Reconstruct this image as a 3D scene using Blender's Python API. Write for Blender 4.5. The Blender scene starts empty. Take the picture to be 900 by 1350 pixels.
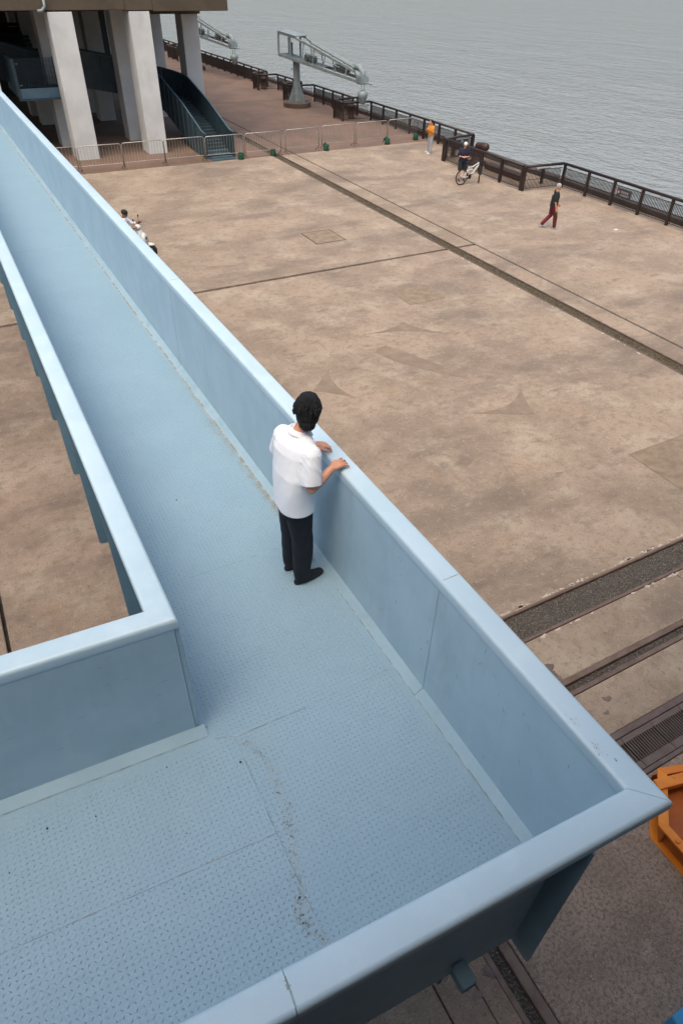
import bpy, bmesh, math, random
import numpy as np
from mathutils import Vector, Matrix, noise as mnoise
random.seed(7)
R = math.radians
sc = bpy.context.scene
COL = sc.collection

# ------------------------------------------------------------------ camera
F, PITCH, ROLL, YAW = 871.25, .7005, .0267, .5105
CAMZ = 8.2
cy, sy = math.cos(YAW), math.sin(YAW)
fwd = Vector((sy*math.cos(PITCH), cy*math.cos(PITCH), -math.sin(PITCH)))
rt = Vector((cy, -sy, 0)); up = rt.cross(fwd)
r2 = math.cos(ROLL)*rt + math.sin(ROLL)*up
u2 = -math.sin(ROLL)*rt + math.cos(ROLL)*up
cam = bpy.data.cameras.new('camera'); camo = bpy.data.objects.new('camera', cam); COL.objects.link(camo)
cam.sensor_fit = 'HORIZONTAL'; cam.sensor_width = 36; cam.lens = 36*F/900
cam.clip_start = .05; cam.clip_end = 6000
m = Matrix((r2, u2, -fwd)).transposed().to_4x4(); m.translation = Vector((0, 0, CAMZ))
camo.matrix_world = m
sc.camera = camo

# ------------------------------------------------------------------ sky, sun, exposure
SUN_EL, SUN_AZ = 68, 225        # azimuth clockwise from +Y
w = bpy.data.worlds.new('World'); sc.world = w; w.use_nodes = True
nt = w.node_tree; nt.nodes.clear()
sky = nt.nodes.new('ShaderNodeTexSky'); sky.sky_type = 'NISHITA'; sky.sun_disc = False
sky.sun_elevation = R(SUN_EL); sky.sun_rotation = R(SUN_AZ)
sky.air_density = 1.5; sky.dust_density = 6; sky.ozone_density = 1
hs = nt.nodes.new('ShaderNodeHueSaturation'); hs.inputs['Saturation'].default_value = 1.0
bg = nt.nodes.new('ShaderNodeBackground'); bg.inputs[1].default_value = .15
out = nt.nodes.new('ShaderNodeOutputWorld')
nt.links.new(sky.outputs[0], hs.inputs['Color']); nt.links.new(hs.outputs[0], bg.inputs[0]); nt.links.new(bg.outputs[0], out.inputs[0])
sl = bpy.data.lights.new('sun', 'SUN'); sl.energy = 1.15; sl.angle = R(45); sl.color = (1, .90, .74)
so = bpy.data.objects.new('sun', sl); COL.objects.link(so)
sd = Vector((math.sin(R(SUN_AZ))*math.cos(R(SUN_EL)), math.cos(R(SUN_AZ))*math.cos(R(SUN_EL)), math.sin(R(SUN_EL))))
so.rotation_euler = (-sd).to_track_quat('-Z', 'Y').to_euler()
vs = sc.view_settings; vs.view_transform = 'Standard'; vs.look = 'None'; vs.exposure = 0.45; vs.gamma = 1; vs.use_curve_mapping = False

# ------------------------------------------------------------------ materials
def mat(name, col, rough=.6, col2=None, scale=3, bump=0, bscale=40, detail=5, metallic=0, spec=.5, lo=.35, hi=.65, layers=()):
    """base colour mixed with col2 by noise; layers = (colour, scale, lo, hi, amount, stretch)"""
    m = bpy.data.materials.new(name); m.use_nodes = True
    n = m.node_tree; L = n.links; b = n.nodes['Principled BSDF']
    b.inputs['Roughness'].default_value = rough; b.inputs['Metallic'].default_value = metallic
    b.inputs['Specular IOR Level'].default_value = spec
    tc = n.nodes.new('ShaderNodeTexCoord')
    def mask(scale, lo, hi, stretch=(1, 1, 1), det=detail):
        mp = n.nodes.new('ShaderNodeMapping'); mp.inputs['Scale'].default_value = stretch
        L.new(tc.outputs['Object'], mp.inputs[0])
        t = n.nodes.new('ShaderNodeTexNoise'); t.inputs['Scale'].default_value = scale; t.inputs['Detail'].default_value = det
        t.inputs['Roughness'].default_value = .62
        L.new(mp.outputs[0], t.inputs['Vector'])
        r = n.nodes.new('ShaderNodeMapRange'); r.inputs[1].default_value = lo; r.inputs[2].default_value = hi
        r.interpolation_type = 'SMOOTHSTEP'
        L.new(t.outputs[0], r.inputs[0]); return r.outputs[0]
    def mix(fac, a, c):
        x = n.nodes.new('ShaderNodeMix'); x.data_type = 'RGBA'
        L.new(fac, x.inputs[0])
        if isinstance(a, tuple): x.inputs[6].default_value = a+(1,)
        else: L.new(a, x.inputs[6])
        x.inputs[7].default_value = c+(1,)
        return x.outputs[2]
    cur = tuple(col)
    if col2: cur = mix(mask(scale, lo, hi), cur, tuple(col2))
    for (c, s, l, h, amt, st) in layers:
        f = mask(s, l, h, st)
        mu = n.nodes.new('ShaderNodeMath'); mu.operation = 'MULTIPLY'; mu.inputs[1].default_value = amt
        L.new(f, mu.inputs[0]); cur = mix(mu.outputs[0], cur, tuple(c))
    if isinstance(cur, tuple): b.inputs['Base Color'].default_value = cur+(1,)
    else: L.new(cur, b.inputs['Base Color'])
    if bump:
        t = n.nodes.new('ShaderNodeTexNoise'); t.inputs['Scale'].default_value = bscale; t.inputs['Detail'].default_value = 4
        L.new(tc.outputs['Object'], t.inputs['Vector'])
        bp = n.nodes.new('ShaderNodeBump'); bp.inputs['Strength'].default_value = bump; bp.inputs['Distance'].default_value = .02
        L.new(t.outputs[0], bp.inputs['Height']); L.new(bp.outputs[0], b.inputs['Normal'])
    return m

one = (1, 1, 1)
BLUE = (.50, .64, .735)
M = {}
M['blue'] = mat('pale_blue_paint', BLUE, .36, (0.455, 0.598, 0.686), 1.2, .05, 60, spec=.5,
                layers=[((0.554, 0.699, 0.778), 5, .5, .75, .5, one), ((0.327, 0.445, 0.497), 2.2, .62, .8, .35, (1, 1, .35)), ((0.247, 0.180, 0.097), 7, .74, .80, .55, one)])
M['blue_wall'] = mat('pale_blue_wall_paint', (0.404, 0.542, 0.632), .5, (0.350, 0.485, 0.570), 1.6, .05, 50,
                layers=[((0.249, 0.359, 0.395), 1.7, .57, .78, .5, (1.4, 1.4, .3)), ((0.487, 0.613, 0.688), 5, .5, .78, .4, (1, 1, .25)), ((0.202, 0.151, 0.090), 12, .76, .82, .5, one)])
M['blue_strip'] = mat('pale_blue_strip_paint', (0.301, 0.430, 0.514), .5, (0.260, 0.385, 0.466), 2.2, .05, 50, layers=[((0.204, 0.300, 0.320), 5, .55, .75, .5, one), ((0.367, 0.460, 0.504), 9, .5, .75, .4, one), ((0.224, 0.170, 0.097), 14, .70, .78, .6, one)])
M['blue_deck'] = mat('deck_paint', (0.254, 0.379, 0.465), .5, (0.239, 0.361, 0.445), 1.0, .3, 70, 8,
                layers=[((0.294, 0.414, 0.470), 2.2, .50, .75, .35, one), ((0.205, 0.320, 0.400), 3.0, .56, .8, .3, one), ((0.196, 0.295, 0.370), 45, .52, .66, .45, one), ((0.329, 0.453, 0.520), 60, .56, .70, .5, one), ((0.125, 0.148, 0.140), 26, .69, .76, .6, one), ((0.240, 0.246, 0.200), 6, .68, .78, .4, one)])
M['lug'] = mat('worn_tread_paint', (0.149, 0.246, 0.381), .5, (0.221, 0.339, 0.495), 5)
M['lug_dirt'] = mat('tread_dirt', (0.225, 0.286, 0.310), .7, (0.345, 0.416, 0.437), 9)
M['rust'] = mat('rusty_weld', (.26, .24, .19), .8, (.38, .44, .46), 9, .2, 80, lo=.4, hi=.6, layers=[((.17, .09, .04), 14, .6, .7, .8, one)])
M['seam'] = mat('seam_dirt', (.20, .25, .27), .85, (.33, .44, .50), 14, lo=.4, hi=.62, layers=[((.30, .22, .13), 5, .55, .7, .8, one)])
M['blue_dark'] = mat('blue_girder_paint', (0.157, 0.264, 0.343), .55, (0.121, 0.218, 0.286), 2, .05)
M['teal'] = mat('dark_teal_steel', (.022, .042, .055), .5, (.035, .06, .075), 2, .03)
M['teal_edge'] = mat('teal_edge_paint', (.07, .12, .15), .5, (.05, .09, .11), 4)
TAN = (.40, .31, .24)
M['concrete'] = mat('plaza_concrete', (0.335, 0.256, 0.192), .88, (0.249, 0.188, 0.140), .45, .9, 34, 10, lo=.38, hi=.62,
                layers=[((0.419, 0.348, 0.266), .75, .47, .66, .6, one), ((0.163, 0.124, 0.099), .30, .50, .64, .75, (.7, 1.4, 1)), ((0.144, 0.110, 0.086), 1.3, .55, .70, .6, (1, 1.7, 1)),
                        ((0.205, 0.152, 0.112), 4.5, .48, .64, .5, one), ((0.419, 0.362, 0.290), 8, .54, .70, .4, one), ((0.140, 0.105, 0.082), 15, .54, .70, .6, one), ((0.079, 0.062, 0.049), 30, .60, .70, .75, one), ((0.465, 0.404, 0.323), 45, .56, .68, .55, one), ((0.353, 0.207, 0.103), .8, .60, .76, .35, one)])
M['concrete_wet'] = mat('quay_concrete', (0.189, 0.120, 0.088), .8, (0.140, 0.092, 0.068), .5, .3, 50, 8,
                layers=[((0.231, 0.164, 0.123), 1.1, .55, .75, .6, one), ((0.084, 0.063, 0.056), .6, .56, .74, .6, (.5, 1.8, 1)), ((0.140, 0.089, 0.058), 8, .5, .7, .4, one), ((0.071, 0.050, 0.041), 20, .66, .75, .5, one)])
M['concrete_strip'] = mat('strip_concrete', (0.332, 0.239, 0.171), .88, (0.268, 0.193, 0.137), 1.1, .35, 55, 8,
                layers=[((0.372, 0.303, 0.233), 2.5, .55, .75, .6, one), ((0.174, 0.129, 0.096), 2.2, .62, .78, .7, one), ((0.213, 0.152, 0.109), 12, .55, .7, .35, one), ((0.095, 0.068, 0.055), 30, .68, .75, .55, one)])
M['concrete_dark'] = mat('rough_aggregate', (0.356, 0.271, 0.213), .95, (0.240, 0.181, 0.143), 1.2, .9, 70, 8,
                layers=[((0.580, 0.462, 0.370), 3, .55, .75, .5, one), ((0.149, 0.112, 0.092), 24, .45, .62, .75, one), ((0.596, 0.479, 0.385), 45, .56, .68, .65, one)])
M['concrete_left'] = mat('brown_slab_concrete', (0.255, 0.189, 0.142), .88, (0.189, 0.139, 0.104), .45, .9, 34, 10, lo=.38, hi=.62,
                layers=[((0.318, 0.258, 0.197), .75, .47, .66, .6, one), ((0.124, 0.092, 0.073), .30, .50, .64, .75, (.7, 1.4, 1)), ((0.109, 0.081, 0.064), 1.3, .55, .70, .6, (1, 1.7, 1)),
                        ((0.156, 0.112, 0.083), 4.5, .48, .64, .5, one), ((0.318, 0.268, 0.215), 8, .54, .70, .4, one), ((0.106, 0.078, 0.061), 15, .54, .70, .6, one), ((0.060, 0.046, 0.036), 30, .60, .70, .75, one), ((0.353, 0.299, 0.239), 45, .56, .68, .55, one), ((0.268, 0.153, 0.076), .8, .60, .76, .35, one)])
M['joint'] = mat('joint_filler', (.06, .052, .045), .95, (.10, .085, .07), 8)
M['patch'] = mat('patch_concrete', (0.274, 0.213, 0.150), .95, (0.200, 0.150, 0.107), 4, .6, 60, 8, layers=[((0.100, 0.079, 0.058), 22, .6, .72, .6, one), ((0.376, 0.300, 0.215), 14, .6, .72, .5, one)])
M['stain'] = mat('stained_concrete', (0.212, 0.159, 0.118), .9, (0.274, 0.206, 0.150), 2.5, .8, 34, 10, lo=.4, hi=.7, layers=[((0.135, 0.101, 0.075), 15, .54, .70, .6, one), ((0.342, 0.280, 0.211), 30, .56, .68, .4, one)])
M['shadow_stain'] = mat('shadow_stain_concrete', (.12, .09, .08), .8, (.17, .13, .115), 5, .3, 55)  # dark tone for painted rib shadows and ground stains
M['whitespot'] = mat('spilled_mortar', (.55, .48, .42), .9, (.45, .38, .32), 8)
M['steel_rust'] = mat('rusty_rail', (.115, .072, .056), .65, (.165, .115, .092), 5, .15, 60, layers=[((.2, .10, .06), 11, .58, .72, .6, one)])
M['grate'] = mat('cast_iron', (.10, .068, .058), .6, (.135, .10, .088), 4, .15, 60)
M['hole'] = mat('dark_pit', (.012, .01, .009), .9)
M['gravel'] = mat('gravel_stone', (.17, .155, .14), .85, (.07, .066, .062), 38, 0, lo=.44, hi=.56, layers=[((.46, .43, .40), 55, .58, .63, .9, one), ((.22, .13, .07), 31, .55, .62, .8, one)])
M['gravel_moss'] = mat('mossy_gravel', (.13, .105, .065), .9, (.06, .05, .03), 22, 0, lo=.44, hi=.56, layers=[((.36, .31, .24), 30, .57, .63, .85, one), ((.09, .085, .025), 1.5, .52, .66, .6, one)])
M['gravel_bed'] = mat('gravel_bed', (.06, .052, .045), .95, (.09, .075, .06), 30)
M['fence'] = mat('brown_black_steel', (.022, .014, .013), .45, (.035, .021, .018), 4)
M['bollard'] = mat('rust_red_iron', (.036, .017, .014), .6, (.055, .026, .02), 5)
M['quay'] = mat('quay_stone', (.05, .042, .04), .85, (.085, .07, .065), 1.5, .5, 12)
M['galv'] = mat('galvanised_steel', (.42, .41, .38), .4, (.33, .31, .28), 9, metallic=.5, layers=[((.16, .10, .07), 6, .58, .72, .6, one)])
M['crane'] = mat('grey_crane_paint', (.25, .30, .31), .55, (.19, .23, .24), 3, .05, layers=[((.12, .13, .13), 5, .58, .75, .6, one)])
M['crane_dark'] = mat('dark_crane_steel', (.09, .11, .115), .6, (.13, .15, .155), 4)
M['crane_base'] = mat('crane_plinth', (.07, .045, .035), .85, (.11, .075, .06), 3)
M['pillar'] = mat('pillar_paint', (0.635, 0.646, 0.637), .8, (0.554, 0.563, 0.552), .8, .1, 30, layers=[((0.349, 0.354, 0.351), 1.4, .58, .8, .4, (1, 1, .4))])
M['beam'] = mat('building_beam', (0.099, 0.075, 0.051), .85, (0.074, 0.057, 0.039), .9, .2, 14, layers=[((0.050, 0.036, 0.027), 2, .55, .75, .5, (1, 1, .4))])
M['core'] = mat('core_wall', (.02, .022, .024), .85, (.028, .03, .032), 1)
M['orange'] = mat('orange_paint', (.72, .24, .02), .5, (.62, .18, .012), 2.5, .05, 60, layers=[((.35, .08, .01), 6, .6, .75, .5, one), ((.8, .36, .08), 9, .6, .75, .4, one)])
M['orange_web'] = mat('orange_web_paint', (.42, .105, .010), .55, (.32, .075, .008), 3)
M['bright_blue'] = mat('bright_blue_paint', (.04, .27, .52), .5, (.05, .30, .55), 4)
M['green'] = mat('green_cloth', (.015, .085, .045), .8, (.008, .05, .028), 8)
M['skin'] = mat('skin', (.66, .33, .215), .5, (.56, .26, .165), 14, .05, 200)
M['skin_dark'] = mat('tanned_skin', (.30, .13, .075), .55, (.25, .10, .06), 14)
M['hair'] = mat('black_hair', (.004, .004, .005), .6, (.008, .008, .008), 60, .6, 220, spec=.3)
M['hair_grey'] = mat('grey_hair', (.42, .41, .39), .7, (.30, .29, .28), 40)
M['shirt'] = mat('white_cotton', (.86, .88, .93), .85, (.83, .85, .90), 6, .08, 300)
M['navy'] = mat('navy_trousers', (.0035, .005, .011), .8, (.006, .008, .015), 8, .1, 250)
M['shoe'] = mat('black_suede', (.006, .007, .010), .7, (.012, .013, .016), 30)
M['yellow'] = mat('mustard_cloth', (.68, .27, .03), .8, (.55, .21, .02), 10)
M['grey_cloth'] = mat('pale_grey_cloth', (.38, .37, .38), .85, (.30, .29, .31), 9)
M['white'] = mat('white_plastic', (.72, .72, .70), .4, (.66, .66, .64), 6)
M['maroon'] = mat('maroon_cloth', (.16, .012, .03), .8, (.11, .008, .02), 9)
M['olive'] = mat('olive_cloth', (.09, .075, .02), .8)
M['black_cloth'] = mat('black_cloth', (.010, .012, .014), .8, (.018, .02, .022), 9)
M['navy2'] = mat('navy_jersey', (.008, .010, .035), .8, (.015, .016, .045), 9)
M['rubber'] = mat('tyre_rubber', (.012, .012, .012), .75)
M['tan_tyre'] = mat('tan_sidewall', (.20, .11, .06), .75)
M['white_hat'] = mat('white_helmet', (.62, .58, .58), .5)
M['chrome'] = mat('polished_metal', (.45, .45, .45), .25, metallic=.9)
M['glass'] = mat('smoked_lens', (.03, .06, .06), .1)
M['sign'] = mat('sign_board', (.045, .045, .055), .5)
M['sign_red'] = mat('sign_red', (.30, .03, .04), .5)
M['sign_white'] = mat('sign_print', (.40, .40, .42), .6)
M['pale_sign'] = mat('pale_sign_board', (.55, .57, .58), .6)
M['litter'] = mat('pale_litter', (.6, .6, .56), .8)
M['leaf'] = mat('dry_leaf', (.05, .032, .02), .8)
M['shade_wall'] = mat('rear_shade_grey', (.15, .15, .15), .9, (.12, .12, .12), .6)  # for the unseen wall added behind the camera

# deck: rust along the foot of the fillets, soft stain track at the corner (own shape of wear)
# water
mw = bpy.data.materials.new('river_water'); mw.use_nodes = True
n = mw.node_tree; L = n.links; b = n.nodes['Principled BSDF']
b.inputs['Base Color'].default_value = (.255, .275, .28, 1); b.inputs['Roughness'].default_value = .15; b.inputs['IOR'].default_value = 1.33
tc = n.nodes.new('ShaderNodeTexCoord')
hs_ = None
prev = None
for s, st, ang, dist in ((.12, (1, .5, 1), 20, .5), (.7, (1, .55, 1), 30, .24), (2.2, (1, .6, 1), 40, .19)):
    mp = n.nodes.new('ShaderNodeMapping'); mp.inputs['Scale'].default_value = st; mp.inputs['Rotation'].default_value = (0, 0, R(ang))
    L.new(tc.outputs['Object'], mp.inputs[0])
    t = n.nodes.new('ShaderNodeTexNoise'); t.inputs['Scale'].default_value = s; t.inputs['Detail'].default_value = 4; t.inputs['Distortion'].default_value = .4
    L.new(mp.outputs[0], t.inputs['Vector'])
    bp = n.nodes.new('ShaderNodeBump'); bp.inputs['Strength'].default_value = 1; bp.inputs['Distance'].default_value = dist
    L.new(t.outputs[0], bp.inputs['Height'])
    if prev: L.new(prev.outputs[0], bp.inputs['Normal'])
    prev = bp
L.new(prev.outputs[0], b.inputs['Normal'])
M['water'] = mw

# ------------------------------------------------------------------ mesh helpers
class MB:
    def __init__(s): s.v = []; s.f = []
    def add(s, vs, fs):
        o = len(s.v); s.v += [tuple(p) for p in vs]; s.f += [tuple(i+o for i in f) for f in fs]; return s
    def box(s, x0, x1, y0, y1, z0, z1, mx=None):
        p = [Vector((x, y, z)) for z in (z0, z1) for y in (y0, y1) for x in (x0, x1)]
        if mx: p = [mx @ q for q in p]
        return s.add(p, [(0, 2, 3, 1), (4, 5, 7, 6), (0, 1, 5, 4), (2, 6, 7, 3), (0, 4, 6, 2), (1, 3, 7, 5)])
    def beam(s, a, b, w, h, up=(0, 0, 1)):
        a = Vector(a); b = Vector(b); d = (b-a); l = d.length; d.normalize()
        u = Vector(up)
        if abs(d.dot(u)) > .98: u = Vector((1, 0, 0))
        x = d.cross(u).normalized(); z = x.cross(d)
        p = [q + x*sx*w/2 + z*sz*h/2 for q in (a, b) for sz in (-1, 1) for sx in (-1, 1)]
        return s.add(p, [(0, 2, 3, 1), (4, 5, 7, 6), (0, 1, 5, 4), (2, 6, 7, 3), (0, 4, 6, 2), (1, 3, 7, 5)])
    def tube(s, pts, r, n=8, caps=True):
        pts = [Vector(p) for p in pts]
        rs = r if isinstance(r, (list, tuple)) else [r]*len(pts)
        vs = []; x = None
        for i, p in enumerate(pts):
            d = (pts[min(i+1, len(pts)-1)]-pts[max(i-1, 0)]).normalized()
            if x is None: x = d.orthogonal().normalized()
            x = (x-d*x.dot(d)).normalized(); y = d.cross(x)
            vs += [p+(x*math.cos(2*math.pi*k/n)+y*math.sin(2*math.pi*k/n))*rs[i] for k in range(n)]
        fs = []
        for i in range(len(pts)-1):
            for k in range(n):
                a = i*n+k; c = i*n+(k+1) % n; fs.append((a, c, c+n, a+n))
        if caps: fs.append(tuple(range(n-1, -1, -1))); fs.append(tuple((len(pts)-1)*n+k for k in range(n)))
        return s.add(vs, fs)
    def prism(s, poly, d):      # poly: list of 3d points (planar), extruded by vector d
        n_ = len(poly); d = Vector(d); a = [Vector(p) for p in poly]; c = [p+d for p in a]
        return s.add(a+c, [tuple(range(n_-1, -1, -1)), tuple(range(n_, 2*n_))]+[(i, (i+1) % n_, (i+1) % n_+n_, i+n_) for i in range(n_)])
    def lathe(s, prof, c=(0, 0, 0), n=20, mx=None):
        vs = [Vector((c[0]+r*math.cos(2*math.pi*k/n), c[1]+r*math.sin(2*math.pi*k/n), c[2]+z)) for r, z in prof for k in range(n)]
        if mx: vs = [mx @ q for q in vs]
        fs = [(i*n+k, i*n+(k+1) % n, (i+1)*n+(k+1) % n, (i+1)*n+k) for i in range(len(prof)-1) for k in range(n)]
        fs += [tuple(range(n-1, -1, -1)), tuple((len(prof)-1)*n+k for k in range(n))]
        return s.add(vs, fs)
    def torus(s, c, R_, r, axis=(0, 1, 0), n=28, k=8):
        ax = Vector(axis).normalized(); x = ax.orthogonal().normalized(); y = ax.cross(x); c = Vector(c); vs = []
        for i in range(n):
            a = 2*math.pi*i/n; d = x*math.cos(a)+y*math.sin(a)
            for j in range(k):
                t = 2*math.pi*j/k; vs.append(c+d*(R_+r*math.cos(t))+ax*r*math.sin(t))
        return s.add(vs, [(i*k+j, ((i+1) % n)*k+j, ((i+1) % n)*k+(j+1) % k, i*k+(j+1) % k) for i in range(n) for j in range(k)])
    def build(s, name, material, parent=None, kind=None, smooth=False, label=None, bevel=0, recalc=True):
        me = bpy.data.meshes.new(name); me.from_pydata(s.v, [], s.f)
        if recalc or bevel:
            bm = bmesh.new(); bm.from_mesh(me); bmesh.ops.recalc_face_normals(bm, faces=bm.faces)
            if bevel:
                bmesh.ops.bevel(bm, geom=[e for e in bm.edges], offset=bevel, segments=2, affect='EDGES', clamp_overlap=True)
            bm.to_mesh(me); bm.free()
        me.materials.append(M[material] if isinstance(material, str) else material)
        if smooth:
            me.polygons.foreach_set('use_smooth', [True]*len(me.polygons))
        return link(name, me, parent, kind, label)
def link(name, me, parent=None, kind=None, label=None):
    o = bpy.data.objects.new(name, me); COL.objects.link(o)
    if parent: o.parent = parent
    if kind: o['kind'] = kind
    if label: o['label'] = label
    return o
def thing(name, label, cat, loc=(0, 0, 0), rz=0, group=None):
    o = bpy.data.objects.new(name, None); COL.objects.link(o); o.empty_display_size = .2
    o.location = loc; o.rotation_euler = (0, 0, rz); o['label'] = label; o['category'] = cat
    if group: o['group'] = group
    return o
def tag(o, label, cat, group=None):
    o['label'] = label; o['category'] = cat
    if group: o['group'] = group
    return o
def copy_tree(root, kids, loc, rz, label):
    r = root.copy(); COL.objects.link(r); r.location = loc; r.rotation_euler = (0, 0, rz); r['label'] = label
    for ch, subs in kids:
        c = ch.copy(); COL.objects.link(c); c.parent = r
        for g in subs:
            d = g.copy(); COL.objects.link(d); d.parent = c
    return r

# ------------------------------------------------------------------ ground
ground = MB().box(-3000, 25.9, -3000, 3000, -1.2, -.16).build('ground', 'joint', kind='structure')
def slab(x0, x1, y0, y1, m_, z=0, th=.14):
    o = MB().box(x0, x1, y0, y1, z-th, z).build('concrete_slab', m_, ground, bevel=.008); return o
YR = [4.95, 19.93, 35.93, 51.9, 67.9, 83.9, 99.9, 200]
for j in range(7):
    y0 = YR[j]+(.10 if j == 1 else .03 if j else 0); y1 = YR[j+1]-(.02 if j else .04)
    mm = 'concrete' if j < 2 else 'concrete_wet'
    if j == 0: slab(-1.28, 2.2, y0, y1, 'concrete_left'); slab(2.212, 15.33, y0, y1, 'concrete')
    else: slab(-1.28, 15.33, y0, y1, mm)
    slab(15.82, 16.58, y0, y1, 'concrete' if j < 2 else 'concrete_wet')
    if j != 1: slab(16.66, 25.75, y0, (YR[2]-.02) if j == 0 else y1, mm)
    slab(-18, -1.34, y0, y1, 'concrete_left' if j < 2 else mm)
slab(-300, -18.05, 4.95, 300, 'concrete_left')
slab(-18, 15.33, 200.1, 900, 'concrete_wet'); slab(15.82, 25.75, 200.1, 900, 'concrete_wet')
# strips between the tracks
XE = [-60, -20, -6.2, 1.5, 9.2, 17.2, 25.75]
for i in range(6):
    slab(XE[i], XE[i+1]-.012, 3.565, 4.37, 'concrete')
    slab(XE[i], XE[i+1]-.012, 2.575, 3.275, 'concrete')
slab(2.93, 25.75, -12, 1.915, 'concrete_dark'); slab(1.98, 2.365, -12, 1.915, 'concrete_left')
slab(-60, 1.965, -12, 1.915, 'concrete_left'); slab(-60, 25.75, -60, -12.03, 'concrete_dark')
# long rail trough by the quay
def bar(x0, x1, y0, y1, z0, z1, name='rail', m_='steel_rust'):
    return MB().box(x0, x1, y0, y1, z0, z1).build(name, m_, ground, bevel=.006)
bar(15.335, 15.385, 5, 200, -.13, .008); bar(15.765, 15.815, 5, 200, -.13, .010)
bar(16.595, 16.645, 5, 200, -.13, -.012, m_='joint', name='joint_strip')
MB().box(15.385, 15.765, 5, 200, -.15, -.055).build('gravel_bed', 'gravel_bed', ground)
MB().box(-60, 25.7, 4.43, 4.90, -.15, -.05).build('gravel_bed', 'gravel_bed', ground)
bar(-60, 25.7, 4.905, 4.945, -.13, .014); bar(-60, 25.7, 4.38, 4.435, -.13, .008)
bar(-60, 25.7, 3.475, 3.555, -.13, .010); bar(-60, 25.7, 3.285, 3.355, -.13, .010)
MB().box(-60, 25.7, 3.36, 3.47, -.15, -.06).build('gravel_bed', 'gravel_bed', ground)
# track running towards the viewer at lower right
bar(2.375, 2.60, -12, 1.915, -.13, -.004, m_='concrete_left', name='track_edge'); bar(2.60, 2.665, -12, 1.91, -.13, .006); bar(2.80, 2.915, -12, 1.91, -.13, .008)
MB().box(2.67, 2.795, -12, 1.9, -.15, -.06).build('gravel_bed', 'gravel_bed', ground)
# drain
bar(-60, 25.7, 2.475, 2.565, -.13, .010, 'drain_frame', 'grate'); bar(-60, 25.7, 1.925, 1.985, -.13, .010, 'drain_frame', 'grate')
MB().box(-60, 25.7, 1.99, 2.47, -.155, -.13).build('drain_pit', 'hole', ground)
gm = MB(); gx = .56
gm.box(0, gx, 2.385, 2.463, -.05, .004); gm.box(0, gx, 1.995, 2.10, -.05, .004)
nb = 13
for i in range(nb):
    gm.box(.004+i*gx/nb, .004+i*gx/nb+gx/nb*.36, 2.1, 2.385, -.02, .002)
g0 = gm.build('drain_grate', 'grate', ground); g0.location.x = 5.32
for i in range(1, 14):
    g = g0.copy(); COL.objects.link(g); g.location.x = 5.32+i*(gx+.008)

def pebbles(name, m_, x0, x1, y0, y1, z, n_, s0, s1, parent=ground, squash=.7):
    rng = np.random.default_rng(n_)
    octv = np.array([(1, 0, 0), (-1, 0, 0), (0, 1, 0), (0, -1, 0), (0, 0, 1), (0, 0, -1)], float)
    octf = np.array([(0, 2, 4), (2, 1, 4), (1, 3, 4), (3, 0, 4), (2, 0, 5), (1, 2, 5), (3, 1, 5), (0, 3, 5)])
    px = rng.uniform(x0, x1, n_); py = rng.uniform(y0, y1, n_); pz = z+rng.uniform(-.012, .018, n_)
    s = rng.uniform(s0, s1, n_)*rng.uniform(.6, 1.2, n_)
    a = rng.uniform(0, 6.28, n_)
    V = np.repeat(octv[None], n_, 0)*rng.uniform(.55, 1.25, (n_, 6, 1))
    V[:, :, 2] *= squash
    V += rng.uniform(-.22, .22, V.shape)
    x = V[:, :, 0]*np.cos(a)[:, None]-V[:, :, 1]*np.sin(a)[:, None]; y = V[:, :, 0]*np.sin(a)[:, None]+V[:, :, 1]*np.cos(a)[:, None]
    P = np.stack([x*s[:, None]+px[:, None], y*s[:, None]+py[:, None], V[:, :, 2]*s[:, None]+pz[:, None]], -1).reshape(-1, 3)
    Fc = (octf[None]+6*np.arange(n_)[:, None, None]).reshape(-1, 3)
    me = bpy.data.meshes.new(name); me.from_pydata(P.tolist(), [], Fc.tolist()); me.materials.append(M[m_])
    return link(name, me, parent, 'stuff')
pebbles('gravel', 'gravel', 5.0, 10.8, 4.445, 4.895, -.045, 11000, .008, .017)
pebbles('gravel', 'gravel', 5.2, 9.2, 3.365, 3.465, -.05, 2200, .007, .014)
pebbles('gravel', 'gravel', 2.675, 2.79, .2, 1.9, -.05, 900, .007, .012)
pebbles('gravel', 'gravel_moss', 15.39, 15.76, 8.5, 21, -.045, 8000, .012, .028)
pebbles('gravel', 'gravel_moss', 15.39, 15.76, 21, 42, -.045, 5000, .018, .04)
pebbles('gravel', 'gravel', 6.5, 14, 8, 17, .004, 260, .006, .022, squash=.35)

# inspection covers and repair patches
for (x0, x1, y0, y1, fw) in ((11.2, 12.45, 22.42, 23.8, .05), (11.32, 12.66, 16.22, 17.4, .025), (11.25, 13.1, 5.95, 7.38, .02)):
    MB().box(x0, x1, y0, y1, -.02, .003).build('patch_rim', 'joint' if fw > .03 else 'stain', ground)
    MB().box(x0+fw, x1-fw, y0+fw, y1-fw, -.02, .007).build('repair_patch', 'patch', ground)
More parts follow.
